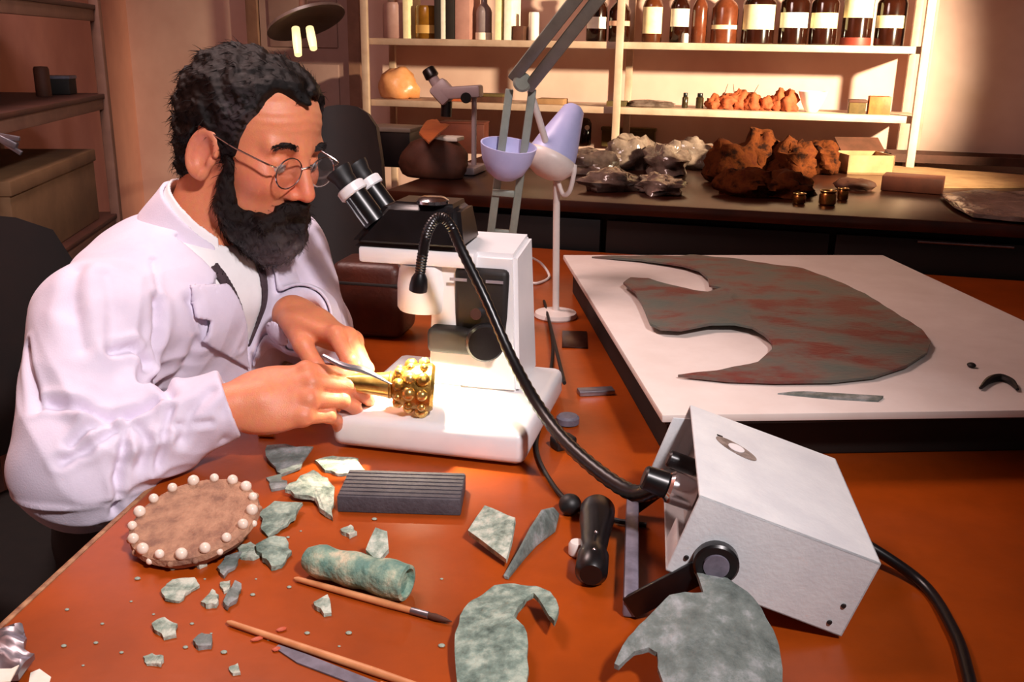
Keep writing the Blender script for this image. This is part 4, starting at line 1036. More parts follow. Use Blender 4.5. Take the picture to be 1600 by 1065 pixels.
# ------------------------------------------------------------------ loose bronze fragments
frs = [
 ('triangular grey-green bronze shard behind the beaded disc, largest of that pile', M_patina_grey, [(418, 706), (490, 708), (470, 735), (440, 745), (424, 730)], (6, 0)),
 ('pale flat bronze shard lying between microscope base and grey block', M_patina_pale, [(492, 722), (520, 716), (560, 720), (570, 738), (535, 744), (508, 738)], None),
 ('arrow-shaped pale green bronze shard left of the grey block', M_patina_pale, [(446, 778), (470, 760), (490, 752), (512, 760), (522, 780), (520, 815), (508, 808), (492, 788), (470, 786)], (4, 3)),
 ('small squarish bronze chip just right of the topmost beads', M_patina_grey, [(416, 750), (440, 744), (450, 764), (424, 768)], None),
 ('wide green bronze shard touching the disc on its right', M_patina, [(408, 805), (430, 794), (474, 798), (462, 818), (440, 830), (420, 842), (408, 828)], (5, -4)),
 ('dark bluish bronze shard below the wide green one', M_patina, [(400, 862), (420, 852), (446, 850), (456, 868), (440, 888), (424, 892), (410, 880)], (3, 4)),
 ('narrow pale bronze strip tucked beside the beads at lower right', M_patina_pale, [(370, 858), (392, 850), (412, 866), (396, 876), (376, 874)], None),
 ('grey diamond-shaped bronze shard below the beaded disc', M_patina_grey, [(340, 892), (352, 876), (378, 868), (372, 884), (350, 904)], (3, 2)),
 ('pinkish chip lying just under the front of the disc', M_patina_pale, [(302, 884), (318, 874), (324, 884), (312, 889)], None),
 ('oblong pitted bronze shard, leftmost of the middle scatter', M_patina_pale, [(252, 930), (270, 912), (304, 908), (312, 918), (296, 928), (280, 942), (258, 940)], (2, 5)),
 ('wedge-shaped bronze chip in the middle of the scatter', M_patina_pale, [(314, 945), (332, 926), (342, 934), (338, 950), (322, 951)], None),
 ('slim bronze splinter standing on edge beside a wedge-shaped chip', M_patina_grey, [(348, 948), (366, 916), (376, 920), (372, 938), (356, 955)], (0, 12)),
 ('tiny pale chip touching the slim bronze splinter', M_patina_pale, [(344, 914), (360, 910), (358, 924), (350, 928)], None),
 ('chunky pale bronze chip above the two brush handles at left', M_patina_pale, [(238, 982), (258, 972), (278, 980), (276, 996), (256, 1000)], (3, 0)),
 ('rounded grey chip right of the chunky pale chip', M_patina_grey, [(302, 1008), (316, 996), (332, 1000), (330, 1014), (310, 1016)], None),
 ('flat pair-lobed chip near the bottom left of the table', M_patina_pale, [(224, 1030), (238, 1024), (256, 1030), (252, 1042), (230, 1040)], None),
 ('small triangular bronze chip below the bronze tube', M_patina_pale, [(490, 948), (512, 936), (518, 962), (506, 964)], (2, 2)),
 ('little whitish chip between grey block and bronze tube', M_patina_pale, [(532, 832), (548, 826), (558, 836), (546, 842)], None),
 ('tiny chip by the bottom edge left of the metal spatula', M_patina_pale, [(358, 1046), (372, 1040), (376, 1054), (364, 1056)], None),
]
for i, (lb, m_, pts, tl) in enumerate(frs):
    o = sheet('bronze_fragment', m_, jag(pxs(T, *pts), i, 3, 0.09), T, 0.0030 + 0.0012 * (i % 3), None, rough=0.0016, cuts=2, tilt=tl, seed=i * 1.7, freq=150)
    tag(o, lb, 'fragment', 'loose bronze fragments on the table')
rng = random.Random(5)
for k, (x, y) in enumerate(((105, 953), (290, 1012), (395, 930), (215, 905), (452, 918), (545, 990), (620, 880), (690, 905), (585, 812), (150, 1005), (270, 890), (320, 905), (160, 975), (240, 960), (190, 1020), (300, 975), (330, 990), (420, 1000), (205, 940), (350, 1020), (100, 1010), (130, 1040), (480, 990), (530, 1010), (450, 840), (470, 830), (400, 905), (1060, 1000), (1340, 800), (1300, 760), (690, 1010))):
    p = Zp(x, y, T); r = 0.0010 + 0.0014 * rng.random() ** 2
    cr = B().sphere(p + V((0, 0, r * 0.6)), (r * 1.4, r, r * 0.62), 7, 5).build('crumb', M_patina_pale, None)
    tag(cr, 'tiny pale crumb of corrosion lying on the table top', 'crumb', 'corrosion crumbs on the table')
# tile shard leaning on a folded shard
v1 = thing('bronze_fragment', Zp(785, 850, T), 'square pale green bronze plate raised on its edge right of the grey block', 'fragment', 'loose bronze fragments on the table')
sheet('plate', M_patina_pale, pxs(T + 0.012, (732, 832), (758, 802), (806, 822), (800, 850), (792, 872), (770, 858)), T + 0.006, 0.006, v1, cuts=2, tilt=(8, -6), seed=4)
v2 = thing('bronze_fragment', Zp(830, 840, T), 'folded dark bronze strip leaning against the square green plate', 'fragment', 'loose bronze fragments on the table')
b_ = MB(); fp0, fp1 = Zp(790, 905, T), Zp(866, 800, T + 0.004)
dv = (fp1 - fp0); ln = dv.length; dv.normalize(); sdv = V((dv.y, -dv.x, 0))
rows = [(0.0, 0.004, 0.001), (0.3, 0.012, 0.002), (0.5, 0.020, 0.004), (0.75, 0.024, 0.012), (1.0, 0.010, 0.004)]
vs_ = []; 
for t_, hh_, wd_ in rows:
    c_ = fp0 + dv * ln * t_; vs_ += [V((c_.x, c_.y, T)) - sdv * 0.0015, V((c_.x, c_.y, T + hh_)) - sdv * 0.003, V((c_.x, c_.y, T + hh_)) + sdv * 0.000, V((c_.x, c_.y, T + 0.004)) + sdv * (0.002 + wd_), V((c_.x, c_.y, T)) + sdv * (0.002 + wd_)]
fs_ = []
for i in range(4):
    for k in range(5): fs_.append((i * 5 + k, i * 5 + (k + 1) % 5, (i + 1) * 5 + (k + 1) % 5, (i + 1) * 5 + k))
fs_ += [(4, 3, 2, 1, 0), (20, 21, 22, 23, 24)]
b_.add(vs_, fs_).build('strip', M_patina_grey, v2, True, bev=0.001)
# bronze tube
ta, tb_ = Zp(482, 872, T + 0.0165), Zp(634, 910, T + 0.0165); td = (tb_ - ta); tl_ = td.length; td.normalize()
prof = []
for i in range(15):
    t_ = i / 14; r = 0.0172 - 0.001 * math.sin(t_ * 5) + 0.001 * math.sin(t_ * 17)
    if i == 0: r = 0.011
    if i == 1: r = 0.0155
    prof.append((r, t_ * tl_ + (0.001 if i else -0.001)))
prof += [(0.0135, tl_ + 0.002), (0.0120, tl_ - 0.004)]
tu = B().lathe(prof, ta, td, 30)
for i, v in enumerate(tu.v):
    tu.v[i] = v + V((0, 0, 1)) * 0.0008 * noise3(v, 1.0, 160); tu.v[i].z = max(T, tu.v[i].z)
btu = thing('bronze_tube', Zp(560, 895, T), 'thick pale green corroded bronze tube lying behind the upper brush', 'artefact')
tu.build('tube_wall', M_tube, btu)
lug = sheet('lug', M_patina_pale, pxs(T + 0.022, (572, 868), (588, 846), (606, 850), (608, 868), (590, 880)), T + 0.020, 0.006, btu, cuts=2, tilt=(20, 0), seed=8)
# crescent and shield fragments at the front
cz_ = [(45, 1080), (38, 980), (40, 900), (65, 810), (130, 725), (240, 655), (340, 648), (450, 665), (525, 700), (568, 790), (545, 860), (520, 830), (480, 760), (440, 706), (405, 725), (360, 790), (338, 835), (390, 880), (412, 960), (415, 1080), (400, 1200), (300, 1280), (140, 1260), (60, 1180)]
o = sheet('bronze_fragment', M_patina, jag(pxs(T, *[(700 + a / 3.2775, 740 + b / 3.2775) for a, b in cz_]), 3, 2, 0.05), T, 0.006, None, dome=0.010, cuts=3, seed=6, freq=110, tilt=(2, -3))
tag(o, 'hook-shaped green bronze fragment at the bottom middle of the table', 'fragment', 'loose bronze fragments on the table')
sz_ = [(95, 860), (160, 740), (240, 660), (330, 570), (430, 460), (520, 380), (640, 350), (785, 345), (745, 200), (712, 110), (760, 62), (850, 110), (930, 165), (1130, 300), (1240, 440), (1330, 600), (1390, 800), (1405, 1000), (1360, 1250), (1100, 1400), (700, 1350), (500, 1150), (430, 925), (425, 820), (360, 780), (250, 792), (130, 880)]
def Sp(x, y, k):          # ray onto the plane of a plate whose far end is propped up
    d = ray(x, y); b0 = Zp(1100, 1150, T); t = (b0.z - CAM.z - k * (b0.y - CAM.y)) / (d.z - k * d.y); return CAM + d * t
o = sheet('bronze_fragment', M_patina_grey, jag([tuple(Sp(940 + a / 5, 880 + b / 5, 0.38)[:2]) for a, b in sz_], 5, 2, 0.05), T, 0.005, None, dome=0.012, cuts=3, seed=12, freq=90, rough=0.002, slope=0.38)
tag(o, 'large domed grey bronze fragment with pointed peak in front of the light box', 'fragment', 'loose bronze fragments on the table')

# ------------------------------------------------------------------ grey block, brushes, spatula
gb_ = thing('sharpening_block', Zp(622, 775, T), 'dark grey ribbed rectangular block lying before the microscope', 'block')
pts = pxs(T, (527, 800), (720, 806), (722, 762), (530, 757))
g0_, g1_, g3_ = [V((p[0], p[1], 0)) for p in (pts[0], pts[1], pts[3])]
gu = (g1_ - g0_); gw = gu.length; gu.normalize(); gvv = V((-gu.y, gu.x, 0)); gh = (g3_ - g0_).dot(gvv); gan = math.atan2(gu.y, gu.x)
def gp_(a_, b_, z): p = g0_ + gu * a_ + gvv * b_; return V((p.x, p.y, z))
B().box(gp_(gw / 2, gh / 2, T + 0.010), (gw, gh, 0.020), rotz(gan), bev=0.002).build('body', M_grey, gb_)
for k in range(7):
    B().box(gp_(gw / 2, gh * (k + 0.6) / 7.2, T + 0.0203), (gw * 0.98, gh / 12, 0.0016), rotz(gan)).build('rib', M_grey, gb_, False)
def brush(p0, p1, label, tail):
    p0, p1 = V(p0), V(p1); d = (p1 - p0); L_ = d.length; d.normalize()
    t = thing('paint_brush', (p0 + p1) / 2 - V((0, 0, 0.0035)), label, 'brush', 'brushes on the table')
    B().lathe([(0.0012, 0), (0.0026, 0.004), (0.0032, L_ * 0.25), (0.0036, L_ * 0.60), (0.0030, L_ * 0.76)], p0, d, 12).build('handle', M_wood, t)
    B().lathe([(0.0031, L_ * 0.755), (0.0034, L_ * 0.76), (0.0034, L_ * 0.86), (0.0030, L_ * 0.862)], p0, d, 12).build('ferrule', M_steel, t)
    B().lathe([(0.0028, L_ * 0.86), (0.0036, L_ * 0.90), (0.0024, L_ * 0.96), (0.0004, L_)], p0, d, 10).build('bristles', M_brown, t)
    return t
brush(Zp(460, 903, T + 0.0036), Zp(706, 971, T + 0.0036), 'fine wooden paint brush lying along the bronze tube', 1)
brush(Zp(355, 971, T + 0.0036), Zp(760, 1108, T + 0.0036), 'wooden paint brush running off the bottom edge of the photo', 1)
sp_ = thing('spatula', Zp(500, 1040, T), 'grey metal spatula lying under the lower brush', 'tool')
q0, q1 = Zp(432, 1012, T), Zp(600, 1075, T); du_ = (q1 - q0); sl = du_.length; du_.normalize(); dn_ = V((-du_.y, du_.x, 0)); san = math.atan2(du_.y, du_.x)
bl_ = [q0 + dn_ * 0.003, q0 - dn_ * 0.002, q0 + du_ * 0.03 - dn_ * 0.009, q0 + du_ * 0.10 - dn_ * 0.009, q0 + du_ * 0.115 - dn_ * 0.004, q0 + du_ * 0.115 + dn_ * 0.002, q0 + du_ * 0.03 + dn_ * 0.004]
B().prism([(p.x, p.y) for p in bl_], T + 0.0005, T + 0.0018).build('blade', M_slate, sp_, False)
B().cone(q0 + du_ * 0.11 - dn_ * 0.001 + V((0, 0, 0.003)), q0 + du_ * 0.20 - dn_ * 0.001 + V((0, 0, 0.003)), 0.003, 0.0035, 12).build('handle', M_wood, sp_)
for k, (x, y) in enumerate(((402, 1000), (440, 985), (432, 1016))):
    p = Zp(x, y, T); o = B().sphere(p + V((0, 0, 0.0016)), (0.006 - k * 0.001, 0.003, 0.0016), 8, 5, rotz(0.5)).build('wax_shaving', mat('red_wax', '#c25a3c', '#b04c30', rough=0.5, scale=30), None)
    tag(o, 'small red wax shaving against the lower brush, ' + ('leftmost one', 'above the handle', 'nearest the spatula tip')[k], 'shaving', 'red wax shavings')

# ------------------------------------------------------------------ black loupe, cap, small things
lp = thing('hand_loupe', Zp(930, 880, T), 'black cylindrical loupe lying on the table left of the light box', 'loupe')
l0, l1 = Zp(924, 893, T + 0.016), Zp(934, 795, T + 0.020); ldv = (l1 - l0); LL = ldv.length
B().lathe([(0.011, -0.006), (0.0160, 0.0), (0.0160, LL * 0.22), (0.0125, LL * 0.30), (0.0140, LL * 0.42), (0.0150, LL * 0.55), (0.0185, LL * 0.80), (0.0190, LL * 0.98), (0.016, LL + 0.004), (0.010, LL + 0.003)], l0, ldv, 28).build('barrel', M_black, lp)
for t_ in (0.15, 0.42):
    B().sphere(l0 + ldv * t_ + V((0.001, -0.004, 0.0150)), 0.0022, 8, 6).build('stud', M_chrome, lp)
o = B().lathe([(0.007, 0), (0.0088, 0.002), (0.0088, 0.012), (0.007, 0.015), (0.0, 0.0155)], Zp(901, 866, T), n=18).build('bottle_cap', M_cream, None); tag(o, 'small round cream cap beside the black loupe', 'cap')
o = B().box(Zp(931, 611, T + 0.004), (0.055, 0.020, 0.008), rotz(0.18), bev=0.0015).build('eraser', M_steel, None); tag(o, 'small grey metal bar lying left of the dark case', 'bar')
o = B().lathe([(0.012, 0), (0.016, 0.002), (0.016, 0.010), (0.013, 0.013), (0.0, 0.0135)], Zp(887, 662, T), n=20).build('lens_cap', M_slate, None); tag(o, 'grey round lens cap beside the gooseneck', 'cap')
o = B().box(Zp(880, 690, T + 0.008), (0.030, 0.022, 0.016), rotz(0.5), bev=0.003).build('rubber_stopper', M_rubber, None); tag(o, 'black rubber block below the gooseneck', 'block')
o = B().box(Zp(898, 530, T + 0.0015), (0.045, 0.10, 0.003), rotz(-0.05), bev=0.0008).build('wooden_slip', M_bench_top, None); tag(o, 'thin brown wooden slip on the table between microscope and board', 'slip')
gp2 = Zp(416, 679, T + 0.004)
o = B().lathe([(0.003, 0), (0.0042, 0.001), (0.0042, 0.021), (0.003, 0.022)], gp2 + V((-0.011, 0.002, 0.0002)), V((1, -0.1, 0)), 14).build('brass_tube', M_gold, None); tag(o, 'short shiny brass tube below the near wrist', 'tube')
# cables on the table
o = B().tube(spline([mp(mw + 0.005, 0.25, T + 0.03), Zp(850, 470, T + 0.004), Zp(864, 540, T + 0.004), Zp(850, 640, T + 0.004), Zp(838, 700, T + 0.004), Zp(866, 760, T + 0.004), Zp(905, 795, T + 0.004), Zp(960, 812, T + 0.004), Zp(1010, 820, T + 0.004)], 8), 0.0030, 8).build('microscope_cable', M_rubber, None); tag(o, 'thin dark cable looping right of the microscope base', 'cable')
o = B().tube(spline([Zp(826, 400, T + 0.06), Zp(846, 412, T + 0.03), Zp(858, 432, T + 0.004), Zp(840, 442, T + 0.004), Zp(822, 440, T + 0.004)], 8), 0.003, 8).build('white_cable', M_cream, None); tag(o, 'short white cable curling behind the microscope column', 'cable')
# brown leather case behind the microscope
cc = Yp(585, 448, 1.68)
bc_ = thing('leather_case', (cc.x, cc.y, T), 'dark brown leather case on the table behind the microscope', 'case')
B().box((cc.x, cc.y, T + 0.068), (0.13, 0.10, 0.135), rotz(-0.2), bev=0.018, seg=4).build('body', mat('brown_leather', '#4a1c0e', '#32120a', rough=0.45, scale=12, bump=0.2, bscale=150), bc_)
B().box((cc.x, cc.y, T + 0.10), (0.133, 0.103, 0.006), rotz(-0.2), bev=0.002).build('lid_seam', M_dark, bc_)
# metal clip and paper at the lower left corner
mcp = thing('foil_sheet', Zp(30, 1045, T), 'crumpled silver foil with white paper at the lower left corner', 'foil')
sheet('foil', M_steel, pxs(T + 0.004, (-60, 1000), (8, 988), (38, 994), (44, 1010), (40, 1030), (56, 1036), (30, 1064), (-60, 1080)), T, 0.004, mcp, dome=0.012, rough=0.005, cuts=3, seed=20, freq=160)
sheet('paper', M_labelw, pxs(T, (48, 1052), (62, 1046), (80, 1058), (70, 1090), (40, 1095)), T, 0.001, mcp, rough=0.0006, cuts=1, seed=3)
sheet('paper', M_labelw, pxs(T + 0.016, (-50, 1046), (18, 1046), (30, 1040), (16, 1066), (-50, 1070)), T + 0.016, 0.001, mcp, rough=0.0008, cuts=1, seed=5)

# ================================================================== BEHIND THE TABLE
# ------------------------------------------------------------------ chairs
def office_chair(loc, ang, zback, label, wide=0.42, seat=0.44, bh=0.42):
    c = thing('office_chair', loc, label, 'chair'); R3 = rotz(ang)
    def p(x, y, z): return V(loc) + R3 @ V((x, y, z))
    B().box(p(0, 0, seat), (0.44, 0.44, 0.07), R3, bev=0.03, seg=3).build('seat', M_navy, c)
    bm = bmesh.new(); bmesh.ops.create_cube(bm, size=1.0); bmesh.ops.subdivide_edges(bm, edges=bm.edges[:], cuts=6, use_grid_fill=True)
    for v in bm.verts:
        y = v.co.y * wide; z = v.co.z * bh; k = abs(v.co.y * 2) ** 3 * 0.05
        v.co = V((v.co.x * 0.05 + 0.10 * (y / wide) ** 2 * 1.2, y * (1 - 0.18 * max(0, v.co.z * 2) ** 3), z - k * (1 if v.co.z > 0 else -1)))
    MB().bm(bm, p(-0.23, 0, zback - bh / 2), R3 @ Matrix.Rotation(-0.12, 3, 'Y')).build('backrest', mat('chair_brown', '#1d0f0b', '#120a08', rough=0.6, scale=8), c)
    B().cone(p(-0.24, 0, seat - 0.02), p(-0.25, 0, zback - bh * 0.6), 0.018, n=12).build('back_post', M_black, c)
    B().cone(p(0, 0, 0.10), p(0, 0, seat - 0.03), 0.025, n=14).build('column', M_black, c)
    for k in range(5):
        a_ = k * 2 * math.pi / 5; e = p(0.26 * math.cos(a_), 0.26 * math.sin(a_), 0.07)
        l_ = B().cone(p(0, 0, 0.11), e, 0.022, 0.014, 10).build('leg', M_black, c)
        B().sphere(e - V((0, 0, 0.042)), 0.027, 12, 8).build('castor', M_black, l_)
    return c
office_chair((-0.74, 1.45, 0), math.radians(-24), 0.965, 'black upholstered office chair behind the seated man', wide=0.50)
qc = Yp(548, 165, 2.30)
office_chair((qc.x - 0.02, 2.07, 0), math.radians(-90), qc.z, 'dark brown high-backed chair between the man and the rear rack', wide=0.20, bh=0.55)

# ------------------------------------------------------------------ jointed task lamp (green-grey arms)
jl = thing('jointed_task_lamp', (Yp(778, 372, 1.72).x, 1.72, T), 'grey-green jointed task lamp with lilac bowl shade behind the microscope', 'lamp')
by = 1.72
jb = V((Yp(778, 372, by).x, by, T))
B().lathe([(0.055, 0), (0.058, 0.004), (0.058, 0.016), (0.05, 0.022), (0.02, 0.026), (0.016, 0.05)], jb, n=30).build('base', M_lampgreen, jl)
def ybar(pa, pb, r, name, m=M_lampgreen, parent=jl): return B().cone(pa, pb, r, n=10).build(name, m, parent)
lo_l, lo_r = Yp(764, 385, by), Yp(798, 385, by); hi_l, hi_r = Yp(796, 140, by - 0.02), Yp(832, 140, by - 0.02)
for a_, b_ in ((lo_l, hi_l), (lo_r, hi_r)):
    MBx = MB(); bar(MBx, a_, b_, 0.014, 0.010, (0, 1, 0)); MBx.build('arm_bar', M_lampgreen, jl)
MBx = MB(); bar(MBx, Yp(768, 362, by), Yp(802, 365, by), 0.012, 0.010, (0, 1, 0)); MBx.build('cross_bar', M_lampgreen, jl)
MBx = MB(); bar(MBx, jb + V((0, 0, 0.04)), (lo_l + lo_r) / 2 + V((0, 0, 0.01)), 0.03, 0.03, (0, 1, 0)); MBx.build('lower_joint', M_lampgreen, jl)
MBx = MB(); bar(MBx, Yp(770, 300, by - 0.012), Yp(803, 303, by - 0.012), 0.012, 0.012, (0, 1, 0)); MBx.build('cross_bar', M_lampgreen, jl)
el_ = Yp(816, 128, by - 0.02)
B().cone(el_ + V((0, -0.028, 0)), el_ + V((0, 0.028, 0)), 0.016, n=20, bev=0.004).build('elbow_joint', M_lampgreen, jl)
for dx in (-12, 12):
    a_, b_ = Yp(815 + dx, 128 + dx * 0.6, by - 0.03), Yp(925 + dx, -12 + dx * 0.6, by - 0.20)
    b2 = a_ + (b_ - a_) * 1.55
    MBx = MB(); bar(MBx, a_, b2, 0.020, 0.020, (0, 1, 0)); MBx.build('arm_bar', M_lampgreen, jl)
tp2 = Yp(925, -12, by - 0.20); tp2 = el_ + (tp2 - el_) * 1.55
B().cone(tp2 + V((0, -0.03, 0)), tp2 + V((0, 0.03, 0)), 0.024, n=18, bev=0.004).build('upper_joint', M_lampgreen, jl)
# lilac bowl shade hanging on the lower arm
bc0 = Yp(795, 226, by - 0.045)
bo_ = B().lathe([(0.004, -0.062), (0.018, -0.060), (0.033, -0.048), (0.043, -0.028), (0.048, -0.006), (0.049, 0.0), (0.046, 0.0), (0.044, -0.010), (0.036, -0.034), (0.018, -0.052), (0.0, -0.055)], bc0, V((0.12, -0.18, 1)), 34, cap=False).build('bowl_shade', M_lilac, jl, label='lilac plastic bowl shade')
B().cone(bc0 + V((0.0, 0.03, -0.03)), bc0 + V((0.0, 0.07, -0.035)), 0.009, n=10).build('shade_bracket', M_cream, bo_)
# ------------------------------------------------------------------ cream lamp with lilac hood
by2 = 1.80
cl_b = Yp(872, 372, by2)
cl = thing('hooded_lamp', (cl_b.x, by2, T), 'small cream lamp with a lilac hood and thin white stem', 'lamp')
B().lathe([(0.04, 0), (0.042, 0.003), (0.040, 0.010), (0.008, 0.014)], V((cl_b.x, by2, T)), n=26).build('base', M_cream, cl)
st_t = Yp(870, 262, by2)
B().cone(V((cl_b.x, by2, T + 0.01)), st_t, 0.0065, n=12).build('stem', M_cream, cl)
hc0 = Yp(862, 246, by2 - 0.01); hdn = V((-0.40, -0.28, -0.86)).normalized()
hood = B().lathe([(0.012, -0.105), (0.020, -0.098), (0.030, -0.062), (0.040, -0.028), (0.046, 0.0), (0.043, 0.0), (0.036, -0.026), (0.024, -0.065), (0.0, -0.085)], hc0, hdn, 32, cap=False).build('hood', M_lilac, cl)
B().lathe([(0.046, -0.004), (0.050, 0.002), (0.049, 0.012), (0.036, 0.030), (0.018, 0.038), (0.0, 0.040)], hc0, hdn, 32, cap=False).build('diffuser', M_cream, cl)
B().tube(spline([Yp(828, 140, by2 - 0.05), Yp(838, 172, by2 - 0.045), Yp(850, 212, by2 - 0.04), Yp(856, 232, by2 - 0.03)], 6), 0.0060, 10).build('yoke_rod', M_cream, cl)
B().tube(spline([Yp(872, 284, by2 - 0.01), Yp(880, 304, by2 - 0.02), Yp(890, 298, by2 - 0.03), Yp(897, 270, by2 - 0.035), Yp(898, 258, by2 - 0.03)], 6), 0.0045, 10).build('hook', M_cream, cl)

# ------------------------------------------------------------------ grey microscope on the bench
EM = 2.85
gmb = Ep(728, 258, EM); gmb = V((gmb.x, gmb.y, BZ))
gm = thing('grey_microscope', gmb, 'small grey microscope standing on the rear bench', 'microscope')
M_gm = mat('grey_lilac_enamel', '#b7a6a8', '#a6969a', rough=0.4, scale=10)
B().box(gmb + V((-0.03, 0, 0.012)), (0.16, 0.14, 0.024), rotz(YAWR), bev=0.008).build('base', M_gm, gm)
pt_ = Ep(741, 150, EM)
B().cone(V((pt_.x, pt_.y, BZ + 0.02)), pt_ + V((0, 0, 0.01)), 0.008, n=12).build('post', M_gm, gm)
MBx = MB(); bar(MBx, Ep(752, 142, EM), Ep(690, 146, EM), 0.05, 0.036, (0, 0, 1)); MBx.build('arm', M_gm, gm)
B().cone(Ep(728, 153, EM - 0.03), Ep(728, 153, EM - 0.05), 0.016, n=16, bev=0.002).build('knob', M_black, gm)
MBx = MB(); bar(MBx, Ep(704, 156, EM), Ep(682, 132, EM), 0.06, 0.05, (0, 1, 0)); MBx.build('body', M_gm, gm)
B().cone(Ep(698, 158, EM), Ep(697, 182, EM), 0.017, n=16).build('objective', M_black, gm)
ey = B().cone(Ep(686, 138, EM), Ep(673, 116, EM), 0.016, n=16).build('eyepiece_tube', M_gm, gm)
B().cone(Ep(676, 121, EM), Ep(668, 107, EM), 0.022, 0.020, 16, bev=0.003).build('eyecup', M_black, ey)

# ------------------------------------------------------------------ bottles and jars on the upper shelf
EB = RF + 0.10
GB = 'bottles on the upper shelf'
def shelf_s(px, y, e): return scoord(Ep(px, y, e))
def bottle(px0, px1, ztop, label, lab=None, m=M_amber, labm=M_label, neck=True, e=EB, cat='bottle', zb=S1, grp=GB, name='glass_bottle', foot=None, capm=None):
    s = (shelf_s(px0, 50, e) + shelf_s(px1, 50, e)) / 2; r = abs(shelf_s(px1, 50, e) - shelf_s(px0, 50, e)) / 2
    o = room(s, e, zb); t = thing(name, o, label, cat, grp); H = ztop
    if neck: pr = [(r * 0.92, 0), (r, 0.004), (r, H * 0.62), (r * 0.85, H * 0.70), (r * 0.42, H * 0.80), (r * 0.38, H * 0.92)]
    else: pr = [(r * 0.94, 0), (r, 0.004), (r, H * 0.92), (r * 0.9, H)]
    B().lathe(pr, o, n=22).build('glass' if neck else 'jar', m, t)
    if neck: B().lathe([(r * 0.45, H * 0.90), (r * 0.48, H * 0.91), (r * 0.48, H), (r * 0.4, H + 0.002)], o, n=18).build('cap', capm or M_black, t)
    if lab:
        z0, z1 = lab; pv_ = []; n_ = 14
        nf = (CAM - o); nf.z = 0; nf.normalize(); sx_ = V((nf.y, -nf.x, 0))
        vs_ = []; fs_ = []
        for j, rr_ in enumerate((r + 0.0005, r + 0.0015)):
            for zz in (z0, z1):
                for k in range(n_):
                    a_ = -1.15 + 2.3 * k / (n_ - 1); d_ = nf * math.cos(a_) + sx_ * math.sin(a_); vs_.append(o + d_ * rr_ + V((0, 0, zz)))
        for k in range(n_ - 1):
            fs_ += [(2 * n_ + k, 2 * n_ + k + 1, 3 * n_ + k + 1, 3 * n_ + k), (k, n_ + k, n_ + k + 1, k + 1), (k, k + 1, 2 * n_ + k + 1, 2 * n_ + k), (n_ + k, 3 * n_ + k, 3 * n_ + k + 1, n_ + k + 1)]
        MB().add(vs_, fs_).build('label', labm, t)
    if foot: B().lathe([(r + 0.001, 0.0), (r + 0.0016, 0.003), (r + 0.0012, 0.026)], o, n=22).build('base_band', foot, t)
    return t
h = 0.235 * 0 + 1
bottle(916, 948, 0.19, 'amber bottle with round white label, left of the central rack post', (0.045, 0.085), labm=M_labelw)
bottle(951, 984, 0.17, 'amber bottle with narrow pink strip label beside the central post', (0.055, 0.072), labm=mat('pink_label', '#dba58c', rough=0.7))
bottle(1003, 1034, 0.20, 'bottle with tall cream label, first right of the central post', (0.03, 0.12), m=mat('brown_glass', '#5c2c16', '#45200f', rough=0.2, scale=20))
bottle(1046, 1076, 0.20, 'amber bottle with high oval white label, second right of the central post', (0.055, 0.115), labm=M_labelw)
bottle(1080, 1104, 0.19, 'slim reddish brown unlabelled bottle, third right of the central post', None, m=mat('red_brown_glass', '#6d3520', '#522513', rough=0.2, scale=20))
bottle(1110, 1152, 0.19, 'brown bottle with low narrow cream label, fourth right of the central post', (0.048, 0.062), m=MATS['red_brown_glass'])
bottle(1158, 1210, 0.22, 'wide dark bottle with tall cream label, fifth right of the central post', (0.048, 0.13))
bottle(1216, 1262, 0.22, 'dark bottle with bright square cream label, sixth right of the central post', (0.055, 0.105), labm=M_labelw)
bottle(1264, 1308, 0.22, 'dark bottle with square cream label, seventh right of the central post', (0.055, 0.105))
bottle(1314, 1362, 0.24, 'dark bottle with high cream label and red base, second from the rack end', (0.090, 0.15), foot=mat('red_band', '#7a2a1c', rough=0.5))
bottle(1366, 1414, 0.22, 'dark bottle with wide cream label at the right end of the shelf', (0.058, 0.098))
o = B().lathe([(0.010, 0), (0.011, 0.002), (0.011, 0.028), (0.008, 0.032)], room(shelf_s(1071, 58, RF + 0.03), RF + 0.03, S1), n=16).build('small_jar', M_cream, None); tag(o, 'tiny white jar at the front edge of the upper shelf', 'jar')
GL_ = 'jars on the left half of the upper shelf'
bottle(600, 638, 0.13, 'pinkish translucent plastic canister at the left end of the upper shelf', None, m=mat('pink_plastic', '#b48d86', '#a37b74', rough=0.3, scale=10), neck=False, cat='jar', grp=GL_, name='canister')
bottle(650, 684, 0.12, 'squat yellow-brown glass jar on the upper shelf', (0.02, 0.05), m=mat('honey_glass', '#8a5a18', '#6b4410', rough=0.2, scale=14), labm=mat('ochre_label', '#c79a55', rough=0.6), neck=False, cat='jar', grp=GL_, name='storage_jar')
bottle(744, 768, 0.16, 'slim grey bottle with white cap and white base on the upper shelf', None, m=mat('grey_glass', '#8d7d80', '#77686b', rough=0.25, scale=14), neck=True, cat='bottle', grp=GL_, foot=M_labelw, capm=M_labelw)
bottle(826, 842, 0.10, 'narrow white cylindrical vial left of the lamp arm', None, m=M_cream, neck=False, cat='vial', grp=GL_, name='vial')
def slab(px0, px1, hgt, m, name, label, cat, e=RF + 0.12, dep=0.14, zb=S1, tilt=0.0, grp=None):
    a_, b_ = shelf_s(px0, 50, e), shelf_s(px1, 50, e)
    o_ = B().box(room((a_ + b_) / 2, e, zb + hgt / 2), (b_ - a_, dep, hgt), rotz(YAWR), bev=0.002).build(name, m, None)
    return tag(o_, label, cat, grp)
GK = 'books on the upper shelf'
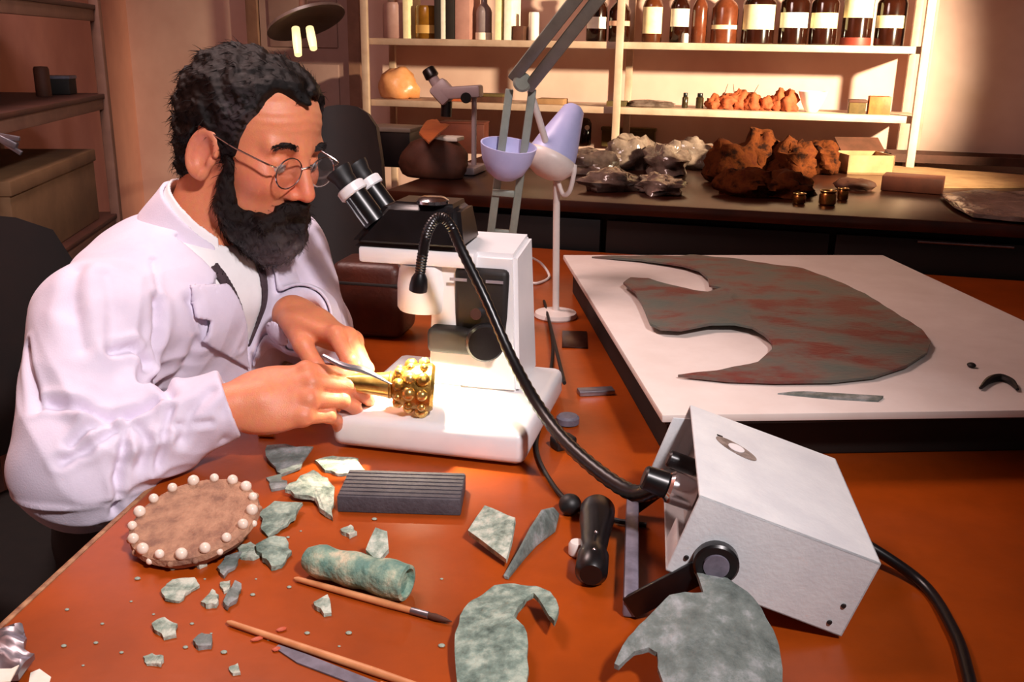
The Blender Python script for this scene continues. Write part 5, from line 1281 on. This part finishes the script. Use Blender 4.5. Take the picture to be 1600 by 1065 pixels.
def book(px0, px1, hgt, m, label, e=RF + 0.12):
    a_, b_ = shelf_s(px0, 50, e), shelf_s(px1, 50, e); t = thing('book', room((a_ + b_) / 2, e, S1), label, 'book', GK)
    w_ = b_ - a_
    B().box(room((a_ + b_) / 2, e + 0.003, S1 + hgt / 2), (w_ * 0.72, 0.13, hgt - 0.006), rotz(YAWR)).build('pages', M_labelw, t, False)
    for s_ in (a_ + w_ * 0.07, b_ - w_ * 0.07): B().box(room(s_, e, S1 + hgt / 2), (w_ * 0.14, 0.14, hgt), rotz(YAWR), bev=0.0008).build('cover', m, t)
    B().box(room((a_ + b_) / 2, e - 0.069, S1 + hgt / 2), (w_, 0.004, hgt), rotz(YAWR), bev=0.0008).build('spine', m, t)
book(640, 648, 0.17, M_label, 'thin cream book right of the pink canister')
book(688, 697, 0.18, M_dark, 'thin dark book right of the yellow-brown jar')
book(698, 705, 0.17, M_labelw, 'thin whitish book between two dark books')
book(706, 719, 0.18, M_dark, 'thicker dark brown book left of the pink one')
book(720, 742, 0.18, mat('pink_cover', '#b9877c', '#a8766c', rough=0.6, scale=12), 'broad dusty-pink book on the upper shelf')
book(781, 790, 0.18, M_label, 'cream book, left one of the bright pair')
book(795, 806, 0.18, M_labelw, 'white book, right one of the bright pair')
slab(808, 825, 0.05, M_brown, 'small_box', 'small dark brown box beside the narrow white vial', 'box')

# ------------------------------------------------------------------ lower shelf
def lump_obj(name, m, c, r, label, cat, seed, amp=0.25, f=30, group=None, rot=0.0, nu=22, nv=14, parent=None):
    b_ = B().sphere((0, 0, 0), (1, 1, 1), nu, nv); c = V(c)
    for i, v in enumerate(b_.v):
        k = 1 + amp * noise3(v, seed, f * 0.1) + amp * 0.5 * noise3(v, seed + 3, f * 0.25)
        q_ = V((v.x * r[0] * k, v.y * r[1] * k, max(v.z * r[2] * k, -r[2] * 0.55))); b_.v[i] = c + rotz(rot + YAWR) @ (q_ + V((0, 0, r[2] * 0.55)))
    o_ = b_.build(name, m, parent, True, angle=70)
    return tag(o_, label, cat, group) if parent is None else o_
lump_obj('plastic_bag', M_bag, room(shelf_s(622, 120, RF + .13), RF + 0.13, S2), (0.080, 0.06, 0.075), 'peach translucent plastic bag at the left end of the lower shelf', 'bag', 2.0, 0.16, 28)
e_ = RF + 0.08
for k, (px, hh, rr, lb) in enumerate(((1071, 0.052, 0.011, 'small dark vial, left one of two on the lower shelf'), (1094, 0.052, 0.014, 'small dark vial, right one beside the orange shards'))):
    o_ = room(shelf_s(px, 150, e_), e_, S2); t = thing('vial', o_, lb, 'vial', 'dark vials on the lower shelf')
    B().lathe([(rr * 0.9, 0), (rr, 0.003), (rr, hh * 0.7), (rr * 0.6, hh * 0.8)], o_, n=16).build('glass', mat('olive_glass', '#3a2c18', '#2a1f10', rough=0.2, scale=20), t)
    B().lathe([(rr * 0.66, hh * 0.76), (rr * 0.70, hh * 0.78), (rr * 0.70, hh), (rr * 0.6, hh + .002)], o_, n=14).build('stopper', M_black, t)
rg = random.Random(11); desc = ['left end', 'left part', 'left of the middle', 'middle', 'right of the middle', 'right part', 'right end']
pos = [1116, 1136, 1156, 1176, 1198, 1218, 1234]
for k, px in enumerate(pos):
    hgt = (0.030, 0.036, 0.044, 0.038, 0.030, 0.044, 0.048)[k]
    lump_obj('terracotta_shard', M_terra, room(shelf_s(px, 160, e_), e_ + 0.01 * rg.random(), S2), (0.030, 0.035, hgt), 'orange terracotta lump at the %s of the heap on the lower shelf' % desc[k], 'shard', 5.0 + k, 0.35, 34, 'terracotta heap on the lower shelf', rot=k)
for k, (px0, py0, px1, py1) in enumerate(((1130, 140, 1138, 122), (1172, 140, 1186, 126), (1150, 142, 1146, 128))):
    o = B().tube([room(shelf_s(px0, py0, e_), e_, S2 + 0.03), room(shelf_s(px1, py1, e_), e_, S2 + 0.088)], [0.002, 0.001], 6).build('twig', M_brown, None)
    tag(o, 'thin dark twig poking up from the terracotta heap, ' + ('leftmost', 'rightmost', 'middle one')[k], 'twig', 'twigs in the terracotta heap')
ob = room(shelf_s(1270, 150, e_), e_, S2)
o = B().lathe([(0.018, 0), (0.022, 0.003), (0.036, 0.030), (0.048, 0.064), (0.050, 0.070), (0.046, 0.070), (0.034, 0.032), (0.0, 0.008)], ob, n=30, cap=False).build('white_bowl', mat('white_ceramic', '#f0ece6', '#e6e0d8', rough=0.25, scale=8), None); tag(o, 'white ceramic bowl standing on the lower shelf', 'bowl')
def shelf_box(px0, px1, hgt, m, name, label, cat, zb, e, dep=0.08, lidm=None, yaw=0.0):
    a_, b_ = shelf_s(px0, 150, e), shelf_s(px1, 150, e); c_ = room((a_ + b_) / 2, e, zb); t = thing(name, c_, label, cat)
    B().box(c_ + V((0, 0, hgt / 2)), (b_ - a_, dep, hgt), rotz(YAWR + yaw), bev=0.002).build('body', m, t)
    if lidm: B().box(c_ + V((0, 0, hgt - 0.004)), ((b_ - a_) + 0.006, dep + 0.006, 0.010), rotz(YAWR + yaw), bev=0.002).build('lid', lidm, t)
    return t
shelf_box(1328, 1354, 0.046, M_olive, 'small_carton', 'small dark olive carton near the right end of the lower shelf', 'carton', S2, e_, 0.06, M_brown)
tbx = shelf_box(1358, 1392, 0.060, M_orange, 'card_box', 'orange card box with a dark round hole at the shelf end', 'box', S2, e_, 0.07)
B().lathe([(0.013, 0), (0.012, 0.0008)], room(shelf_s(1375, 155, e_), e_, S2 + 0.0602), n=18).build('hole', M_dark, tbx)
shelf_box(700, 732, 0.022, M_terra, 'tray', 'low rust-brown tray behind the grey microscope', 'tray', S2, e_, 0.09, M_brown)
shelf_box(740, 790, 0.030, M_brown, 'flat_box', 'flat brown box left of the lamp elbow on the lower shelf', 'box', S2, e_, 0.09, M_olive)
shelf_box(842, 884, 0.020, M_tan, 'flat_tray', 'flat tan tray on the lower shelf right of the lamp arm', 'tray', S2, e_, 0.09)
lump_obj('folded_paper', M_film, room(shelf_s(1018, 158, e_), e_, S2), (0.085, 0.05, 0.016), 'crumpled pale paper bundle right of the central post on the lower shelf', 'paper', 9.0, 0.18, 30)
slab(955, 985, 0.018, M_olive, 'shallow_tin', 'shallow dark tin beside the central post on the lower shelf', 'tin', e=e_, dep=0.08, zb=S2)

# ------------------------------------------------------------------ on the rear bench
def bpx(px, py): return Zp(px, py, BZ)
kb_ = bpx(914, 226)
t = thing('dark_bottle', kb_, 'dark brown bottle with white spot on the rear bench', 'bottle')
B().lathe([(0.030, 0), (0.032, 0.004), (0.032, 0.085), (0.026, 0.100), (0.012, 0.112), (0.011, 0.135)], kb_, n=22).build('glass', M_amber, t)
B().lathe([(0.013, 0.132), (0.0135, 0.134), (0.0135, 0.150), (0.011, 0.152)], kb_, n=16).build('cap', M_black, t)
nfv = (CAM - kb_); nfv.z = 0; nfv.normalize()
B().lathe([(0.010, 0), (0.009, 0.0016)], kb_ + nfv * 0.0318 + V((0.006, 0, 0.07)), nfv, 16).build('spot_label', M_labelw, t)
p_ = bpx(984, 228); t = thing('canvas_box', p_, 'olive canvas-covered box at the back of the rear bench', 'box')
B().box(p_ + V((0, 0, 0.036)), (0.21, 0.14, 0.072), rotz(YAWR), bev=0.006).build('body', M_olive, t)
B().box(p_ + V((0, 0, 0.070)), (0.216, 0.146, 0.014), rotz(YAWR), bev=0.003).build('lid', M_olive, t)
fl = [(925, 272, 0.085, 0.05), (985, 262, 0.10, 0.062), (1040, 270, 0.095, 0.058), (1082, 262, 0.08, 0.060), (955, 296, 0.09, 0.034), (1030, 300, 0.09, 0.030)]
fd = ['leftmost', 'tallest', 'third from the left', 'rightmost', 'front left', 'front right']
for k, (px, py, r_, h_) in enumerate(fl):
    lump_obj('crinkled_film_bag', M_film, bpx(px, py), (r_, r_ * 0.7, h_), 'crinkled clear film bag on the bench, %s of the pile' % fd[k], 'bag', 13.0 + k * 2, 0.30, 40, 'clear film bags on the bench', rot=k)
bl2 = [(1140, 285, 0.075, 0.075), (1185, 272, 0.08, 0.085), (1235, 276, 0.085, 0.075), (1165, 305, 0.08, 0.045), (1225, 305, 0.09, 0.040), (1282, 270, 0.07, 0.065)]
bdn = ['at the left end', 'at the top', 'just right of the top', 'low in front at left', 'low in front at right', 'at the right end']
M_soil = mat('soil_lump', '#431b0d', '#1c0a05', rough=0.95, scale=22, bump=0.8, bscale=60, c3='#55280f', spec=0.08)
for k, (px, py, r_, h_) in enumerate(bl2):
    lump_obj('earth_lump', M_soil, bpx(px, py), (r_, r_ * 0.75, h_), 'rough brown earth-covered lump %s of the bench heap' % bdn[k], 'lump', 31.0 + k * 2, 0.27, 40, 'earth-covered lumps on the bench', rot=k)
p_ = bpx(1345, 268); t = thing('open_carton', p_, 'open tan carton with a raised flap on the rear bench', 'carton')
for c_, s_ in (((0, 0, 0.003), (0.15, 0.15, 0.006)), ((-0.073, 0, 0.03), (0.004, 0.15, 0.06)), ((0.073, 0, 0.03), (0.004, 0.15, 0.06)), ((0, -0.073, 0.03), (0.15, 0.004, 0.06)), ((0, 0.073, 0.03), (0.15, 0.004, 0.06))):
    B().box(p_ + rotz(YAWR + 0.3) @ V(c_), s_, rotz(YAWR + 0.3)).build('panel', M_tan, t, False)
B().box(p_ + rotz(YAWR + 0.3) @ V((0.03, 0.11, 0.078)), (0.15, 0.08, 0.003), rotz(YAWR + 0.3) @ Matrix.Rotation(0.5, 3, 'X')).build('flap', M_brown, t, False)
p_ = bpx(1335, 296); lump_obj('ring_of_clay', M_brown, p_, (0.055, 0.045, 0.022), 'dark flat clay lump before the open carton', 'lump', 77.0, 0.2, 30)
# trays and papers at the right end
o = sheet('paper_sheet', M_tan, pxs(BZ + 0.004, (1368, 262), (1400, 258), (1600, 272), (1640, 288), (1600, 292), (1430, 292)), BZ + 0.0005, 0.003, None, rough=0.003, cuts=2, seed=3, freq=30); tag(o, 'long pale tan paper sheet lying at the right end of the bench', 'paper')
p_ = bpx(1500, 268); t = thing('wooden_tray', p_ + V((0.05, 0.14, 0)), 'shallow brown wooden tray at the back right of the bench', 'tray')
cpt = p_ + V((0.08, 0.22, 0))
for c_, s_ in (((0, 0, 0.012), (0.46, 0.16, 0.008)), ((0, -0.08, 0.022), (0.46, 0.008, 0.028)), ((0, 0.08, 0.022), (0.46, 0.008, 0.028)), ((-0.23, 0, 0.022), (0.008, 0.16, 0.028)), ((0.23, 0, 0.022), (0.008, 0.16, 0.028))):
    B().box(cpt + rotz(YAWR) @ V(c_), s_, rotz(YAWR)).build('side', M_brown, t, False)
o = sheet('crumpled_paper', M_film, pxs(BZ + 0.006, (1468, 306), (1500, 300), (1600, 300), (1680, 330), (1640, 350), (1580, 346), (1520, 340), (1490, 326)), BZ + 0.001, 0.004, None, dome=0.01, rough=0.008, cuts=3, seed=9, freq=40); tag(o, 'crumpled grey film sheet at the front right of the bench', 'paper')
o = B().box(bpx(1425, 298) + V((0, 0, 0.022)), (0.16, 0.10, 0.042), rotz(YAWR - 0.2), bev=0.003).build('red_brown_box', mat('red_brown_card', '#5f2c1a', '#4a2012', rough=0.6, scale=12), None); tag(o, 'red-brown card box near the bench front at right', 'box')
for k, (px, py, r_, h_, lb) in enumerate(((1248, 318, 0.016, 0.026, 'left'), (1292, 320, 0.021, 0.036, 'middle'), (1316, 312, 0.014, 0.030, 'right'))):
    c_ = bpx(px, py); t = thing('brass_pot', c_, 'small shiny brass pot at the bench front, %s one of three' % lb, 'pot', 'brass pots on the bench')
    B().lathe([(r_ * 0.8, 0), (r_, 0.004), (r_, h_ * 0.7), (r_ * 0.85, h_ * 0.85), (r_ * 1.0, h_), (r_ * 0.9, h_), (r_ * 0.7, h_ * 0.8), (0, h_ * 0.3)], c_, n=20, cap=False).build('pot_wall', mat('pot_brass', '#a9713a', '#8a5526', rough=0.25, metal=0.9, scale=20), t)
    B().torus(c_ + V((0, 0, h_)), r_ * 0.95, 0.0015, n=24, m=6).build('rim', M_gold, t)
# left part of the bench
p_ = Ep(618, 226, 2.95); p_.z = BZ
zt_ = Ep(618, 200, 2.95).z
t = thing('instrument_box', p_, 'black instrument box with a grey lid at the left of the bench', 'box')
hgt = max(0.06, zt_ - BZ)
B().box(p_ + V((0, 0, hgt / 2)), (0.15, 0.14, hgt), rotz(YAWR), bev=0.004).build('body', M_black, t)
B().box(p_ + V((0, 0, hgt)), (0.158, 0.148, 0.014), rotz(YAWR), bev=0.003).build('lid', mat('lid_grey', '#87786c', '#766858', rough=0.5, scale=10), t)
p_ = bpx(680, 276); lump_obj('leather_bag', M_brown, p_ + V((0, 0.0, 0)), (0.105, 0.070, 0.070), 'slumped dark brown leather bag on the left of the bench', 'bag', 51.0, 0.16, 20)
p_ = bpx(722, 246); t = thing('red_brown_carton', p_ + V((0, 0.18, 0)), 'red-brown carton standing behind the grey microscope post', 'carton'); p_ = p_ + V((0, 0.18, 0))
B().box(p_ + V((0, 0, 0.055)), (0.16, 0.10, 0.11), rotz(YAWR + 0.1), bev=0.003).build('body', mat('red_card', '#5e2413', '#4a1a0d', rough=0.6, scale=10), t)
B().box(p_ + V((0, 0, 0.108)), (0.164, 0.104, 0.006), rotz(YAWR + 0.1), bev=0.001).build('lid', MATS['red_card'], t)
o = sheet('orange_cloth', M_orange, pxs(BZ + 0.11, (655, 222), (668, 200), (678, 190), (688, 206), (704, 208), (686, 222), (670, 232)), BZ + 0.115, 0.004, None, dome=0.02, rough=0.004, cuts=2, seed=3, freq=60); tag(o, 'small orange cloth lying on the leather bag', 'cloth')
o = B().box(bpx(694, 275) + V((0, -0.01, 0.112)), (0.105, 0.07, 0.012), rotz(YAWR), bev=0.003).build('note_pad', M_labelw, None); tag(o, 'white note pad lying on the leather bag', 'pad')

# ------------------------------------------------------------------ ceiling-arm lamp behind the man's head and things at far left
lh = Yp(478, 34, 2.55)
al = thing('round_work_lamp', lh, 'round dark work lamp with glowing tubes hanging above the man\'s head', 'lamp')
tn = V((0.35, -0.25, -0.9)).normalized()
B().lathe([(0.02, -0.03), (0.05, -0.024), (0.10, -0.004), (0.102, 0.004), (0.096, 0.004), (0.05, -0.012), (0.0, -0.016)], lh, tn, 34, cap=False).build('shade', mat('lamp_grey_brown', '#6b5a52', '#574840', rough=0.4, scale=10), al)
for k, dx in enumerate((-0.030, 0.004)):
    a_ = Yp(462 + k * 22, 44, 2.5); b_ = Yp(466 + k * 24, 86 - k * 10, 2.46)
    B().tube([a_, (a_ + b_) / 2, b_], [0.010, 0.011, 0.009], 12).build('bulb', mat('bulb_cream', '#f3dfae', '#e8cf95', rough=0.4, emit='#ffdf9a', estr=0.6, scale=10), al)
B().cone(lh - tn * 0.02, V((lh.x + 0.02, lh.y, 2.7)), 0.010, n=10).build('hanging_rod', M_rack_brown, al)
def lrp(t_, d_, z): p = P1 - LWD * (0.95 * t_) + nL * d_; return V((p.x, p.y, z))
c_ = lrp(0.17, 0.10, 1.116); o = B().lathe([(0.017, 0), (0.018, 0.003), (0.018, 0.064), (0.015, 0.070), (0.0, 0.071)], c_, n=18).build('dark_canister', M_brown, None); tag(o, 'dark brown canister on the left rack shelf', 'canister')
c_ = lrp(0.055, 0.10, 1.116); t = thing('low_box', c_, 'low dark box at the end of the left rack shelf', 'box')
B().box(c_ + V((0, 0, 0.022)), (0.08, 0.065, 0.044), rotz(LWA), bev=0.003).build('body', M_dark, t); B().box(c_ + V((0, 0, 0.042)), (0.084, 0.069, 0.008), rotz(LWA), bev=0.002).build('lid', M_slate, t)
c_ = lrp(0.42, 0.13, 0.801); t = thing('cardboard_box', c_, 'large olive-brown cardboard box on the lower shelf of the left rack', 'box')
B().box(c_ + V((0, 0, 0.085)), (0.22, 0.62, 0.17), rotz(LWA), bev=0.004).build('body', mat('olive_card', '#7d5b3c', '#6b4c30', rough=0.8, scale=8), t); B().box(c_ + V((0, 0, 0.165)), (0.23, 0.63, 0.03), rotz(LWA), bev=0.003).build('lid', MATS['olive_card'], t)
# steel clamp at the far left edge
k1 = Yp(26, 228, P2.y); k0 = V((P2.x, P2.y, Yp(-14, 196, P2.y).z + 0.01))
ct = thing('steel_clamp', k0, 'steel clamp fixed to the left rack post at the left edge of the view', 'clamp')
B().box(k0, (0.040, 0.046, 0.036), rotz(LWA), bev=0.004).build('boss_head', M_steel, ct)
MBx = MB(); bar(MBx, k0, k1, 0.012, 0.012, (0, 1, 0)); MBx.build('clamp_arm', M_steel, ct)
for dz_ in (0.012, -0.012):
    MBx = MB(); bar(MBx, k0 + (k1 - k0) * 0.55, k1 + V((0.006, 0, dz_)), 0.008, 0.006, (0, 1, 0)); MBx.build('clamp_jaw', M_steel, ct)
